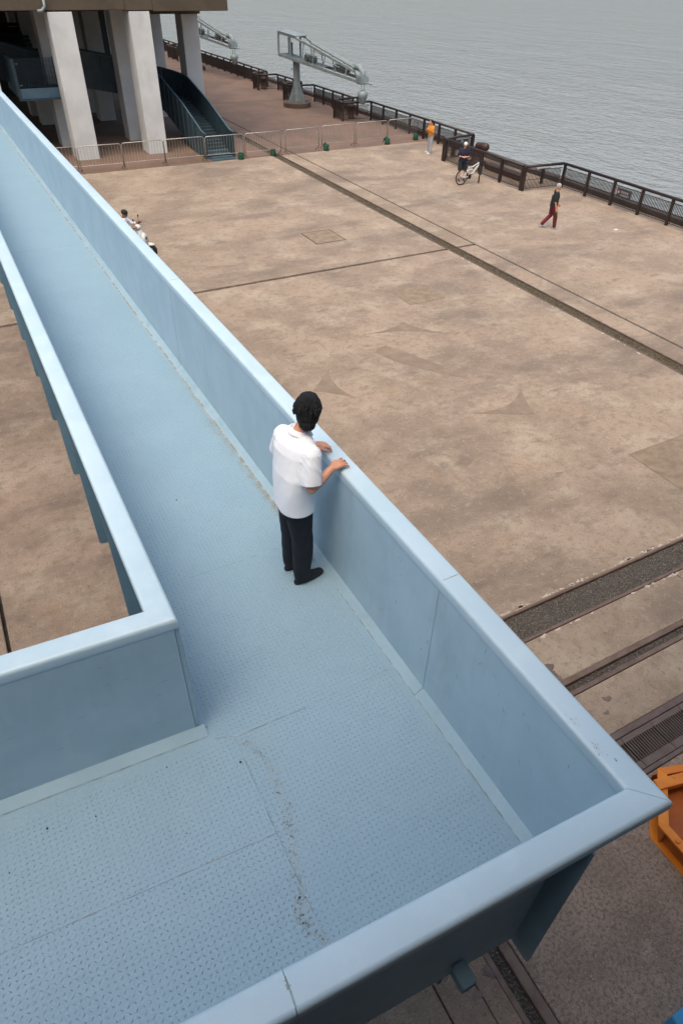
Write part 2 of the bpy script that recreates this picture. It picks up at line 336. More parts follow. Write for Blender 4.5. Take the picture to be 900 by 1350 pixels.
# curved-sided ghost marks on the plaza
def blob(name, m_, pts, z=.004, sag=None, parent=ground):
    P = []
    n_ = len(pts)
    for i in range(n_):
        a = Vector(pts[i]+(0,)); c = Vector(pts[(i+1) % n_]+(0,)); k = (sag[i] if sag else 0)
        d = c-a; nrm = Vector((-d.y, d.x, 0))
        for t in range(8):
            u = t/8; P.append(a+d*u+nrm*k*4*u*(1-u))
    mb = MB(); mb.v = [(p.x, p.y, z) for p in P]; mb.f = [tuple(range(len(P)))]
    me_o = mb.build(name, m_, parent)
    bm = bmesh.new(); bm.from_mesh(me_o.data); bmesh.ops.triangulate(bm, faces=bm.faces); bm.to_mesh(me_o.data); bm.free()
    return me_o
blob('faded_mark', 'stain', [(7.16, 13.67), (6.3, 12.85), (7.25, 11.8)], sag=[.0, .07, .13])
blob('faded_mark', 'stain', [(9.1, 10.3), (11.28, 11.05), (10.53, 9.55)], sag=[-.2, -.05, 0])
blob('faded_mark', 'stain', [(8.95, 15.1), (10.45, 15.3), (11.3, 14.0), (10.2, 14.75)], sag=[-.10, -.08, 0, 0])
blob('faded_mark', 'stain', [(8.75, 14.0), (9.2, 14.2), (10.2, 11.6), (9.0, 13.2)], sag=[.1, .03, .03, .04])
def rough_patch(cx, cy_, r, m_, name, seed, ex=1.0, z=.003):
    rr = random.Random(seed); ph = [rr.uniform(0, 6.28) for _ in range(4)]
    pts = []
    for k in range(40):
        a = 2*math.pi*k/40
        q = r*(1+.28*math.sin(2*a+ph[0])+.2*math.sin(3*a+ph[1])+.14*math.sin(7*a+ph[2])+.08*math.sin(11*a+ph[3]))
        pts.append((cx+q*ex*math.cos(a), cy_+q*math.sin(a), z))
    mb = MB(); mb.v = pts+[(cx, cy_, z)]; mb.f = [(k, (k+1) % 40, 40) for k in range(40)]
    return mb.build(name, m_, ground)
for i, a in enumerate([(2.33, 1.02, .045, 1), (2.12, 1.30, .03, 1), (2.56, 1.13, .05, 1.2), (5.75, 3.75, .13, 1.3), (6.2, 3.02, .055, 1), (6.02, 2.85, .035, 1), (2.86, 1.5, .06, 1)]):
    rough_patch(a[0], a[1], a[2], 'shadow_stain', 'shadow_stain_patch', i+3, a[3])  # soft rib shadows painted beside the near track, stains farther right
# mortar crumbs along the rail edges
for i in range(60):
    x = random.uniform(5.6, 11); 
    rough_patch(x, 4.985+random.uniform(0, .02), random.uniform(.010, .026), 'whitespot', 'mortar_crumb', 50+i, 2.0)
for i in range(24):
    rough_patch(random.uniform(5.6, 10), 4.36+random.uniform(-.02, 0), random.uniform(.01, .03), 'whitespot', 'mortar_crumb', 150+i, 2.0)
for i in range(40):
    rough_patch(15.3-random.uniform(0, .08), random.uniform(9, 30), random.uniform(.02, .05), 'whitespot', 'mortar_crumb', 250+i, .8)
# hairline cracks
def crack(x, y, a, n_, st, w_=.012):
    rr_ = random.Random(int(x*100+y)); P = [(x, y)]
    for k in range(n_):
        a += rr_.gauss(0, .35); x += st*math.cos(a); y += st*math.sin(a); P.append((x, y))
    mb = MB()
    for k, (x, y) in enumerate(P):
        ww = w_*rr_.uniform(.3, 1)*(1-k/len(P)*.7)/2; mb.v += [(x-ww*math.sin(a), y+ww*math.cos(a), .0035), (x+ww*math.sin(a), y-ww*math.cos(a), .0035)]
    mb.f = [(2*k, 2*k+1, 2*k+3, 2*k+2) for k in range(n_)]
    mb.build('crack', 'stain', ground, recalc=False)
for a in ((13.2, 8.9, 2.9, 22, .09), (8.1, 7.2, .4, 26, .08), (9.6, 14.4, 1.2, 20, .1, .018), (6.9, 17.6, .2, 30, .12, .02), (12.2, 12.5, 2.0, 22, .1), (10.8, 26.4, .3, 30, .15, .025), (18.2, 17.5, .9, 26, .15, .02), (7.2, 9.6, -.6, 18, .08), (7.4, 4.1, .5, 8, .05, .008), (6.9, 2.95, -.4, 7, .05, .008)): crack(*a)

# ------------------------------------------------------------------ river and quay edge
MB().box(25.9, 27.2, -60, 900, -4, -.25).build('quay_edge', 'quay', kind='structure')
qk = MB().box(25.9, 26.35, -60, 900, -.25, .16).build('quay_kerb', 'quay', kind='structure', bevel=.02)
wv = MB(); wv.v = [(26, -3000, -2.6), (5000, -3000, -2.6), (5000, 5000, -2.6), (26, 5000, -2.6)]; wv.f = [(0, 1, 2, 3)]
wv.build('river', 'water', kind='structure')
MB().box(-5000, 5000, -3000, 5000, -9, -8.8).build('river_bed', 'quay', kind='structure')

# ------------------------------------------------------------------ the blue walkway
ramp = thing('steel_walkway', 'pale blue steel walkway with high parapets turning a square corner above the quay', 'walkway', (1.2, 2, 4.2))
ROFF = Vector((1.2, 2, 4.2))
def rb(mb, name, m_, **k):
    mb.v = [(v[0]-1.2, v[1]-2, v[2]-4.2) for v in mb.v]
    return mb.build(name, m_, ramp, **k)
FZ = 4.2; TOP = 5.33; SL = -.0145
def dz(y): return SL*max(0, y-2.4)
def l2(x, y): return y+(2.037-x)*.055      # leg two is skewed a little
def cap_profile(w_, h, r=.022, n_=4):
    pts = []
    for cx_, cz, a0 in ((w_-r, -r, 0), (r, -r, 90), (r*.5, -h+r*.5, 180), (w_-r*.5, -h+r*.5, 270)):
        rr_ = r if a0 < 180 else r*.5
        for k in range(n_+1):
            a = R(a0+90*k/n_); pts.append((cx_+rr_*math.cos(a), cz+rr_*math.sin(a)))
    return pts       # (across, z) closed loop; across 0..w_
def sweep(path, prof, name, m_, smooth=True):
    """path: list of (origin xyz, across xyz) ; profile across/up"""
    mb = MB(); n_ = len(prof)
    for o, ac in path:
        o = Vector(o); ac = Vector(ac)
        mb.v += [tuple(o+ac*u+Vector((0, 0, v))) for u, v in prof]
    for i in range(len(path)-1):
        for k in range(n_):
            a = i*n_+k; c = i*n_+(k+1) % n_; mb.f.append((a, c, c+n_, a+n_))
    mb.f.append(tuple(range(n_))); mb.f.append(tuple((len(path)-1)*n_+k for k in range(n_)))
    o = rb(mb, name, m_)
    me = o.data
    me.polygons.foreach_set('use_smooth', [smooth]*len(me.polygons))
    me.set_sharp_from_angle(angle=R(50))
    return o
prof = cap_profile(1, .085, .022)
W_ = .152
prof = [(u, v) for u, v in cap_profile(W_, .085, .024)]
# right parapet: panels between joints
JY = [2.13, 7.66, 13.2, 18.7, 24.2, 29.7, 35.2]
XI, XO = 1.888, 2.04
def pU(u): return u  # profile in metres across
# corner panel of the right cap, mitred into the near cap
sweep([((XI, JY[0]-.0004, TOP), (1, 0, 0)), ((XI, l2(XI, .665)+.000, TOP), (1, -.152/.152*1.0, 0))], [(u, v) for u, v in prof], 'cap_rail', 'blue')
for i in range(6):
    a, c = JY[i]+.0004, JY[i+1]-.0004
    sweep([((XI, a, TOP+dz(a)), (1, 0, 0)), ((XI, c, TOP+dz(c)), (1, 0, 0))], prof, 'cap_rail', 'blue')
# near cap (leg two), inner edge facing away from the viewer
yc = l2(XI, .665)
for (xa, xb, first) in ((XI, .228, True), (.225, -5.3, False), (-5.303, -11, False)):
    pa = ((xa, l2(xa, .665), TOP), ((1, -1, 0) if first else (-.055, -1, 0)))
    pb = ((xb, l2(xb, .665), TOP), (-.055, -1, 0))
    sweep([pa, pb], prof, 'cap_rail', 'blue')
# left cap and the cap of leg two's far wall (mitred at the inner corner)
XL = .40
yb = 2.565
sweep([((XL, 7.3, TOP+dz(7.3)), (-1, 0, 0)), ((XL, yb, TOP), (-1, 1, 0))], prof, 'cap_rail', 'blue')
for a, c in ((7.303, 13.2), (13.203, 18.7), (18.703, 24.2), (24.203, 35.2)):
    sweep([((XL, a, TOP+dz(a)), (-1, 0, 0)), ((XL, c, TOP+dz(c)), (-1, 0, 0))], prof, 'cap_rail', 'blue')
sweep([((XL, yb, TOP), (-1, 1, 0)), ((-3.0, yb+3.4*.055, TOP), (.055, 1, 0))], prof, 'cap_rail', 'blue')
sweep([((-3.003, yb+3.403*.055, TOP), (.055, 1, 0)), ((-11, yb+11.4*.055, TOP), (.055, 1, 0))], prof, 'cap_rail', 'blue')
# walls: 24 mm plate hanging from 3 mm inside the cap's inner edge down past the deck
ZB = 3.87
def wall_y(x0, x1, ya, yb_, name='parapet_wall', m_='blue_wall'):
    mb = MB(); n_ = 1
    za, zb_ = dz(ya), dz(yb_)
    mb.add([(x0, ya, ZB+za), (x1, ya, ZB+za), (x1, yb_, ZB+zb_), (x0, yb_, ZB+zb_), (x0, ya, TOP-.08+za), (x1, ya, TOP-.08+za), (x1, yb_, TOP-.08+zb_), (x0, yb_, TOP-.08+zb_)],
           [(0, 1, 2, 3), (4, 5, 6, 7), (0, 1, 5, 4), (1, 2, 6, 5), (2, 3, 7, 6), (3, 0, 4, 7)])
    return rb(mb, name, m_)
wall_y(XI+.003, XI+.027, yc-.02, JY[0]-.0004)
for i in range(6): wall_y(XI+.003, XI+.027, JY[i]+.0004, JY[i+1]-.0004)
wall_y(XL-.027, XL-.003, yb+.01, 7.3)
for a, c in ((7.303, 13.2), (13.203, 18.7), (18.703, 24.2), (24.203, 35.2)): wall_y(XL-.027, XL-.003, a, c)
def wall_x(xa, xb, yin, th, name='parapet_wall', m_='blue_wall'):
    mb = MB()
    ya, yb_ = yin(xa), yin(xb)
    mb.add([(xa, ya, ZB), (xb, yb_, ZB), (xb, yb_+th, ZB), (xa, ya+th, ZB), (xa, ya, TOP-.08), (xb, yb_, TOP-.08), (xb, yb_+th, TOP-.08), (xa, ya+th, TOP-.08)],
           [(0, 1, 2, 3), (4, 5, 6, 7), (0, 1, 5, 4), (1, 2, 6, 5), (2, 3, 7, 6), (3, 0, 4, 7)])
    return rb(mb, name, m_)
for xa, xb in ((XI+.0, .2265), (.225, -5.3), (-5.303, -11)): wall_x(xa, xb, lambda x: l2(x, .665)-.003, -.024)
for xa, xb in ((XL-.03, -3.0), (-3.003, -11)): wall_x(xa, xb, lambda x: yb+(XL-x)*.055+.003, .024)
# angled fillet strips at the foot of the walls
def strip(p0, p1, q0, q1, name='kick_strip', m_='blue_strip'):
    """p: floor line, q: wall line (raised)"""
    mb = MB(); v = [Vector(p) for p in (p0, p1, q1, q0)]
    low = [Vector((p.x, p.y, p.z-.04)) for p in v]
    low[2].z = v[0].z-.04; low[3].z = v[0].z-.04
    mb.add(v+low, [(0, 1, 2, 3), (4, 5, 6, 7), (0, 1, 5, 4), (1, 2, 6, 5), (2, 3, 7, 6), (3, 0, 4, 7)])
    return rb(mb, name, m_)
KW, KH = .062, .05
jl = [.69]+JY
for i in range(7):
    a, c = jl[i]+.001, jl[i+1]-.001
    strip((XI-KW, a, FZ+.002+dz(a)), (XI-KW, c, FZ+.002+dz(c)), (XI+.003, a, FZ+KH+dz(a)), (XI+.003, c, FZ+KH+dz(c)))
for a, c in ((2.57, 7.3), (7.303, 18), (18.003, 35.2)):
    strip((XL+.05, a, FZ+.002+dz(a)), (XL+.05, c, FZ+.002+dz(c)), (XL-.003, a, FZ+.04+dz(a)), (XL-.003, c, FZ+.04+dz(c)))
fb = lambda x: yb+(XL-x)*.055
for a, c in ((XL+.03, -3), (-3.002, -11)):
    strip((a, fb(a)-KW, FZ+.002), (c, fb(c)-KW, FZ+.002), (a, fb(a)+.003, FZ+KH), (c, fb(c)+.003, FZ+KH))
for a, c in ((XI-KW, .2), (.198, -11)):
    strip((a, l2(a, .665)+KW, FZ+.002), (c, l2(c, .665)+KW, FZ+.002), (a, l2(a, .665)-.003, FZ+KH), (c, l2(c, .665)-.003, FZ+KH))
# deck plates
def plate(x0, x1, y0, y1, name='deck_plate', drop=0, sk0=0, sk1=0):
    mb = MB(); g = .0005
    a = [(x0+g, y0+g+sk0*(x1-x0)), (x1-g, y0+g), (x1-g, y1-g), (x0+g, y1-g+sk1*(x1-x0))]
    t = [(x, y, FZ+dz(y)-drop) for x, y in a]; l = [(x, y, z-.012) for x, y, z in t]
    mb.add(t+l, [(0, 1, 2, 3), (4, 5, 6, 7), (0, 1, 5, 4), (1, 2, 6, 5), (2, 3, 7, 6), (3, 0, 4, 7)])
    return rb(mb, name, 'blue_deck')
XS = .575
plate(XS, XI+.002, .66, 2.40, sk0=.055)
YS = [2.40, 3.98, 5.60, 7.66, 9.6, 11.5, 13.2, 15.2, 17.2, 18.7, 22, 24.2, 29.7, 35.2]
for i in range(13): plate(XL-.002, XI+.002, YS[i], YS[i+1], drop=.0005*(i % 3))
def plate2(x0, x1, f0, f1, drop=0):
    mb = MB(); g = .0005
    a = [(x0+g, f0(x0)+g), (x1-g, f0(x1)+g), (x1-g, f1(x1)-g), (x0+g, f1(x0)-g)]
    t = [(x, y, FZ-drop) for x, y in a]; l = [(x, y, z-.012) for x, y, z in t]
    mb.add(t+l, [(0, 1, 2, 3), (4, 5, 6, 7), (0, 1, 5, 4), (1, 2, 6, 5), (2, 3, 7, 6), (3, 0, 4, 7)])
    return rb(mb, 'deck_plate', 'blue_deck')
mid = lambda x: 1.704+(.568-x)*.065
top_ = lambda x: min(2.40+(.575-x)*.055, 3.5)
bot = lambda x: l2(x, .66)
for xa, xb in ((-3.0, XS), (-11, -3.0)):
    plate2(xa, xb, bot, mid, .0006); plate2(xa, xb, mid, lambda x: fb(x)+.002, .0)
# weld beads / seams as thin raised lines
def bead(pts, w_=.006, m_='seam', name='weld_seam', h=.0022):
    rr_ = random.Random(len(pts)*7+int(pts[0][0]*100))
    P = []
    for i in range(len(pts)-1):
        a, c = Vector(pts[i]), Vector(pts[i+1]); n_ = max(2, int((c-a).length/.05))
        P += [a+(c-a)*k/n_ for k in range(n_)]
    P.append(Vector(pts[-1]))
    mb = MB()
    for i, p in enumerate(P):
        d = (P[min(i+1, len(P)-1)]-P[max(i-1, 0)]).normalized(); s_ = Vector((-d.y, d.x, 0)) if abs(d.z) < .9 else Vector((0, 1, 0))
        ww = w_*rr_.uniform(.55, 1.25)/2
        up_ = Vector((0, 0, h)) if abs(d.z) < .9 else Vector((-h, 0, 0))
        mb.v += [tuple(p-s_*ww), tuple(p+up_), tuple(p+s_*ww)]
    for i in range(len(P)-1):
        a = 3*i; mb.f += [(a, a+3, a+4, a+1), (a+1, a+4, a+5, a+2)]
    return rb(mb, name, m_, recalc=False)
bead([(.46, 2.462, FZ+.0005), (.60, 2.412, FZ+.0005), (1.10, 2.393, FZ+.0005)], .007)
bead([(-3, mid(-3), FZ), (.565, mid(.565), FZ)], .006)
bead([(XS+.01, 2.40, FZ), (.57, 1.72, FZ), (.575, 1.2, FZ)], .005)
bead([(.8, 3.985, FZ+dz(3.98)), (1.80, 3.975, FZ+dz(3.98))], .005)
bead([(XI-KW, .70, FZ+.003), (XI-KW, 2.1, FZ+.003), (XI-KW, 3.3, FZ+.003+dz(3.3))], .009, 'seam')
bead([(XI-KW-.004, 3.9, FZ+.003+dz(3.9)), (XI-KW-.004, 8.0, FZ+.003+dz(8.0))], .022, 'rust')
bead([(XI-KW-.004, 8.0, FZ+.003+dz(8)), (XI-KW-.006, 16, FZ+.003+dz(16)), (XI-KW-.006, 30, FZ+.003+dz(30))], .03, 'rust')
bead([(XL+.02, fb(XL)-KW-.006, FZ+.002), (-3, fb(-3)-KW-.006, FZ+.002)], .006)
for y in (JY[0], JY[1]):
    bead([(XI+.002, y, FZ+.055+dz(y)), (XI+.002, y, TOP-.085+dz(y))], .005, 'blue_strip')
    bead([(XI-KW, y, FZ+.004+dz(y)), (XI+.001, y, FZ+.058+dz(y))], .007)
    bead([(XI+.02, y, TOP+.0005+dz(y)), (XO-.025, y, TOP+.0005+dz(y))], .006)
bead([(.226, l2(.226, .665)-.03, TOP+.0003), (.221, l2(.226, .665)-.135, TOP+.0003)], .006)
bead([(XL-.001, yb+.002, FZ+.04), (XL-.001, yb+.002, TOP-.09)], .004)
# dirt / stain track across the corner plate
rr_ = random.Random(11)
mb = MB()
path = [(.62, 2.38), (.70, 2.15), (.70, 1.85), (.62, 1.62), (.56, 1.35), (.50, 1.22), (.57, 1.03)]
for i in range(len(path)-1):
    for k in range(90):
        t = rr_.random(); x = path[i][0]+(path[i+1][0]-path[i][0])*t+rr_.gauss(0, .022); y = path[i][1]+(path[i+1][1]-path[i][1])*t+rr_.gauss(0, .02)
        r_ = rr_.uniform(.0015, .0065); a0 = rr_.random()*6
        n0 = len(mb.v); mb.v += [(x+r_*rr_.uniform(.5, 1.6)*math.cos(a0+j*1.05), y+r_*rr_.uniform(.5, 1.6)*math.sin(a0+j*1.05), FZ+.0022) for j in range(6)]
        mb.f.append(tuple(range(n0, n0+6)))
rb(mb, 'dirt_trail', 'lug_dirt', kind='stuff', recalc=False)
mb = MB()
for k in range(1500):
    y = 4.2+abs(rr_.gauss(0, 2.2)); x = XI-KW-.012-abs(rr_.gauss(0, .028+.03*math.exp(-((y-5.9)/.5)**2)))
    r_ = rr_.uniform(.0012, .0042); a0 = rr_.random()*6; n0 = len(mb.v)
    mb.v += [(x+r_*rr_.uniform(.5, 1.3)*math.cos(a0+j*1.05), y+2.2*r_*rr_.uniform(.5, 1.3)*math.sin(a0+j*1.05), FZ+.0022+dz(y)) for j in range(6)]
    mb.f.append(tuple(range(n0, n0+6)))
rb(mb, 'rust_specks', 'rust', kind='stuff', recalc=False)
# small debris lying about on the deck
for i, (x, y, r_) in enumerate([(.549, 2.225, .008), (1.01, 5.05, .008), (.12, 2.41, .005), (-.35, 2.3, .005), (-.62, 2.36, .007), (.1, 1.95, .004), (.42, 2.1, .003), (-.85, 2.2, .004)]):
    rb(MB().lathe([(r_, 0), (r_*.7, .003)], (x, y, FZ+.001+dz(y)), 7), 'debris_chip', 'hole')
mb = MB()
for (cx_, cy_, n_, sp, r0) in ((1.93, .87, 26, .022, .0022), (1.925, 1.05, 14, .02, .002), (1.955, .79, 7, .006, .003), (1.93, 3.1, 8, .03, .0015), (.36, 2.60, 14, .02, .0022), (.1, 2.66, 10, .03, .0018), (-.25, 2.66, 10, .012, .003), (.222, .70, 12, .012, .0022)):
    for k in range(n_):
        x, y = cx_+rr_.gauss(0, sp*.6), cy_+rr_.gauss(0, sp*1.3); r_ = r0*rr_.uniform(.5, 1.7); a0 = rr_.random()*6; n0 = len(mb.v)
        mb.v += [(x+r_*rr_.uniform(.5, 1.4)*math.cos(a0+j*1.05), y+r_*rr_.uniform(.5, 1.6)*math.sin(a0+j*1.05), TOP+.0006+dz(y)) for j in range(6)]
        mb.f.append(tuple(range(n0, n0+6)))
rb(mb, 'rust_specks', 'rust', kind='stuff', recalc=False)
bead([(XI+.006, l2(XI, .665)-.004, TOP+.0003), (XO-.018, l2(XI, .665)-.135, TOP+.0003)], .003, 'blue_wall')
# diamond tread lugs
def lugs(name, inside, x0, x1, y0, y1, m_='lug', pitch=.0335, fall=None, L_=.0105, wd=.0036, hh=.0024):
    V = []; Fc = []
    nx = int((x1-x0)/pitch); ny = int((y1-y0)/pitch)
    X, Y = np.meshgrid(np.arange(nx), np.arange(ny), indexing='ij')
    X = X.ravel(); Y = Y.ravel(); par = (X+Y) % 2
    px = x0+X*pitch; py = y0+Y*pitch
    keep = inside(px, py); px, py, par = px[keep], py[keep], par[keep]
    a = np.where(par == 0, R(45), R(-45)); c, s = np.cos(a), np.sin(a)
    z = FZ+SL*np.maximum(0, py-2.4)+.0002
    def pt(u, v, w__): return np.stack([px+u*c-v*s, py+u*s+v*c, z+w__], -1)
    P = np.stack([pt(-L_, 0, 0), pt(0, -wd, 0), pt(L_, 0, 0), pt(0, wd, 0), pt(-L_*.5, 0, hh), pt(L_*.5, 0, hh)], 1)
    n_ = len(px); P = P.reshape(-1, 3)-np.array([1.2, 2, 4.2])
    q = np.array([(0, 1, 4), (0, 4, 3), (2, 5, 1), (2, 3, 5), (1, 5, 4), (3, 4, 5)])
    Fc = (q[None]+6*np.arange(n_)[:, None, None]).reshape(-1, 3)
    me = bpy.data.meshes.new(name); me.from_pydata(P.tolist(), [], Fc.tolist()); me.materials.append(M[m_])
    return link(name, me, ramp, 'stuff')
lugs('tread_pattern', lambda x, y: (y > .76+(2.037-x)*.055) & (((x > .47) & (x < 1.80)) | ((y < 2.40+(.5-x)*.055) & (x < 1.80))), -3.2, 1.81, .7, 11)

# scuffs and scratches on the inner faces of the parapets
mb = MB()
for k in range(70):
    y = .9+abs(rr_.gauss(0, 3.2)); z = FZ+rr_.uniform(.12, 1.0)+dz(y); L_ = rr_.uniform(.012, .07); a0 = rr_.gauss(1.35, .5); ww = rr_.uniform(.0012, .004)
    dy_, dz_ = math.cos(a0)*L_, math.sin(a0)*L_; n0 = len(mb.v)
    mb.v += [(XI+.0022, y, z), (XI+.0022, y+dy_*.5+ww, z+dz_*.5-ww*.3), (XI+.0022, y+dy_, z+dz_), (XI+.0022, y+dy_*.5-ww, z+dz_*.5+ww*.3)]; mb.f.append((n0, n0+1, n0+2, n0+3))
for k in range(30):
    x = XL-.05-abs(rr_.gauss(0, .7)); z = FZ+rr_.uniform(.1, 1.0); L_ = rr_.uniform(.012, .09); ww = rr_.uniform(.001, .003); n0 = len(mb.v); yy = lambda q: fb(q)+.0022
    mb.v += [(x, yy(x), z), (x-L_*.5, yy(x-L_*.5), z+ww), (x-L_, yy(x-L_), z+rr_.gauss(0, .01)), (x-L_*.5, yy(x-L_*.5), z-ww)]; mb.f.append((n0, n0+1, n0+2, n0+3))
rb(mb, 'scuff_marks', 'seam', kind='stuff', recalc=False)

# ribs under the caps (outside faces)
def rib_profile(depth, h0, h1):   # plate profile: (outward, z) with a rounded foot
    p = [(0, h1), (depth, h1), (depth, h0+.03)]
    for k in range(1, 6):
        a = R(-90*k/5); p.append((depth-.035+.035*math.cos(a), h0+.035+.035*math.sin(a)))
    p += [(-.09, h0), (-.09, h0+.05), (0, h0+.09)]
    return p
def rib_x(y, xs, sgn, z=0):      # rib on a wall parallel to Y, sticking out along sgn*x
    pr = rib_profile(.127, 3.76+z, TOP-.085+z)
    rb(MB().prism([(xs+sgn*u, y-.006, v) for u, v in pr], (0, .012, 0)), 'rib', 'blue_dark')
def rib_y(x, ys, sgn):
    pr = rib_profile(.125, 3.80, TOP-.085)
    rb(MB().prism([(x-.006, ys+sgn*u, v) for u, v in pr], (.012, 0, 0)), 'rib', 'blue_dark')
for k in range(22):
    y = 3.99+1.29*k
    rib_x(y, XL-.027, -1, dz(y)); rib_x(y, XI+.027, 1, dz(y))
rib_x(2.7, XI+.027, 1); rib_x(1.4, XI+.027, 1)
for x in (1.60, -.3, -1.95, -3.6, -5.25): rib_y(x, l2(x, .638), -1)
for x in (-1.2, -2.85, -4.5): rib_y(x, fb(x)+.03, 1)
# edge girder below the deck and cross beams
for xx in (XL+.02, XI-.07):
    rb(MB().add([(xx+u, y, z+dz(y)) for y in (.8 if xx > 1 else 2.7, 35.2) for u, z in ((0, 3.80), (.06, 3.80), (.06, 4.18), (0, 4.18))],
       [(0, 1, 2, 3), (4, 5, 6, 7), (0, 1, 5, 4), (1, 2, 6, 5), (2, 3, 7, 6), (3, 0, 4, 7)]), 'edge_girder', 'blue_dark')
for k in range(90):
    y = 1.4+1.29*k; rb(MB().box(XL+.0 if y > 2.6 else -.2, XI-.02, y-.04, y+.04, 3.9+dz(y), 4.17+dz(y)), 'cross_beam', 'blue_dark')
for k in range(7):
    x = .6-1.6*k; rb(MB().box(x-.04, x+.04, l2(x, .70), fb(x)-.05, 3.9, 4.17), 'cross_beam', 'blue_dark')
# little bracket poking out under the near wall
rb(MB().box(1.12, 1.21, .56, .675, 4.0, 4.09), 'stub_bracket', 'blue_dark', bevel=.006)
rb(MB().box(1.10, 1.125, .70, .76, 3.72, 3.88), 'stub_bracket', 'blue_dark')
# ------------------------------------------------------------------ fence along the quay
FX, NX = 25.25, 23.15
fence = thing('quay_railing', 'dark brown steel railing along the water, jogging inward around the bollards', 'railing', (25.25, 20, 0))
FO = (25.25, 20, 0)
def fz(mb, name, m_='fence', **k):
    mb.v = [(v[0]-FO[0], v[1]-FO[1], v[2]) for v in mb.v]; return mb.build(name, m_, fence, **k)
def fpost(x, y):
    fz(MB().box(x-.045, x+.045, y-.06, y+.06, 0, 1.0), 'post')
def run(a, c, posts=True, ends=(True, True)):
    a = Vector(a+(0,)); c = Vector(c+(0,)); d = c-a; n_ = max(1, round(d.length/1.53)); dd = d/n_
    fz(MB().tube([a+Vector((0, 0, 1.03)), c+Vector((0, 0, 1.03))], .062, 8), 'handrail', smooth=True)
    e = dd.normalized()
    for i in range(n_+1):
        if (i == 0 and not ends[0]) or (i == n_ and not ends[1]): continue
        p = a+dd*i; fpost(p.x, p.y)
    for i in range(n_):
        p = a+dd*i; q = p+dd; mb = MB()
        s_ = p+e*.06; t_ = q-e*.06
        for z in (.10, .46, .86): mb.beam((s_.x, s_.y, z), (t_.x, t_.y, z), .022, .022)
        L_ = (t_-s_).length; k_ = int(L_/.075)
        for j in range(1, k_):
            r_ = s_+e*(L_*j/k_); mb.beam((r_.x, r_.y, .10), (r_.x, r_.y, .86), .022, .022, up=(0, 1, 0))
        fz(mb, 'bar_panel')
run((FX, 7.7), (FX, 24.75)); run((FX, 24.85), (NX, 25.05), ends=(False, True)); run((NX, 25.2), (NX, 31.3)); run((NX, 31.45), (FX, 31.75), ends=(True, True))
run((FX, 31.85), (FX, 42.6)); run((FX, 42.7), (NX+.2, 42.9), ends=(False, True)); run((NX+.2, 43.0), (NX+.2, 44.1), ends=(False, True)); run((NX+.2, 44.2), (FX, 44.4), ends=(False, True))
run((FX-.3, 44.5), (FX-.3, 50.2)); run((FX-.3, 50.3), (NX, 50.5), ends=(False, True)); run((NX, 50.6), (NX, 51.6), ends=(False, True)); run((NX, 51.7), (FX-.5, 51.9), ends=(False, True))
run((FX-.5, 52), (FX-.6, 56)); run((FX-.6, 56.1), (NX, 56.3), ends=(False, True)); run((NX, 56.4), (NX, 57.3), ends=(False, True)); run((NX, 57.4), (FX-.7, 57.8), ends=(False, True))
run((FX-.7, 57.9), (FX-.9, 75)); run((FX-.9, 75.1), (NX-.4, 75.3)); run((NX-.4, 75.4), (NX-.4, 78.5)); run((NX-.4, 78.6), (FX-1.2, 79), ends=(False, True)); run((FX-1.2, 79.1), (FX-1.6, 110))
# board on the railing
sgn = thing('warning_board', 'small dark notice board with a red mark fixed to the railing near the right edge', 'sign', (25.13, 20.95, .66))
MB().box(-.012, .006, -.40, .40, -.16, .16).build('board', 'sign', sgn, bevel=.004)
MB().prism([(-.015, .08+.26+.085*math.cos(2*math.pi*k/18)-.05, .0+.085*math.sin(2*math.pi*k/18)) for k in range(18)], (-.003, 0, 0)).build('red_mark', 'sign_red', sgn)
MB().prism([(-.020, .29+.045*math.cos(2*math.pi*k/12), .0+.045*math.sin(2*math.pi*k/12)) for k in range(12)], (-.002, 0, 0)).build('printed_mark', 'sign_white', sgn)
mb = MB()
for k in range(4):
    y = .12-.105*k
    mb.box(-.017, -.014, y-.04, y+.04, .045, .062); mb.box(-.017, -.014, y-.04, y+.04, -.005, .010); mb.box(-.017, -.014, y-.008, y+.008, -.02, .075); mb.box(-.017, -.014, y-.035, y-.022, -.02, .05)
mb.box(-.017, -.014, -.30, .16, -.085, -.07); mb.box(-.017, -.014, -.24, .16, -.118, -.106)
mb.build('printed_text', 'sign_white', sgn)
# mooring bollards and things outside the railing
def bollard(x, y, label, h=.95, head=True):
    t = thing('mooring_bollard', label, 'bollard', (x, y, 0), group='mooring bollards by the railing'); t.scale = (.62, .62, .8)
    MB().lathe([(.36, 0), (.36, .08), (.27, .12), (.25, h*.62), (.27, h*.72)], n=20).build('stem', 'bollard', t, smooth=True)
    if head: MB().lathe([(.27, h*.72), (.40, h*.78), (.44, h*.88), (.38, h*.97), (.2, h)], n=20).build('head', 'bollard', t, smooth=True)
    return t
b1 = thing('mooring_bollard', 'large rust red mushroom bollard outside the railing behind the cyclist', 'bollard', (24.45, 30.2, 0), group='mooring bollards by the railing')
MB().lathe([(.52, 0), (.52, .1), (.33, .15), (.31, .66), (.36, .74)], n=24).build('stem', 'bollard', b1, smooth=True)
MB().tube([(0, .22, .76), (0, .1, .80), (0, -.4, .86), (0, -.62, .88), (0, -.70, .88)], [.10, .19, .20, .18, .08], 14).build('head', 'bollard', b1, smooth=True)
bollard(24.35, 43.6, 'rust red bollard in the railing notch under the hanging bell of the near crane', 1.0)
bollard(23.85, 56.9, 'rust red bollard in the farthest visible railing notch left of the grey crane', 1.0)
bollard(24.0, 51.05, 'rust red bollard hidden partly behind the near grey crane plinth', .8)
MB().box(-.9, .9, -.14, .14, 0, .42)
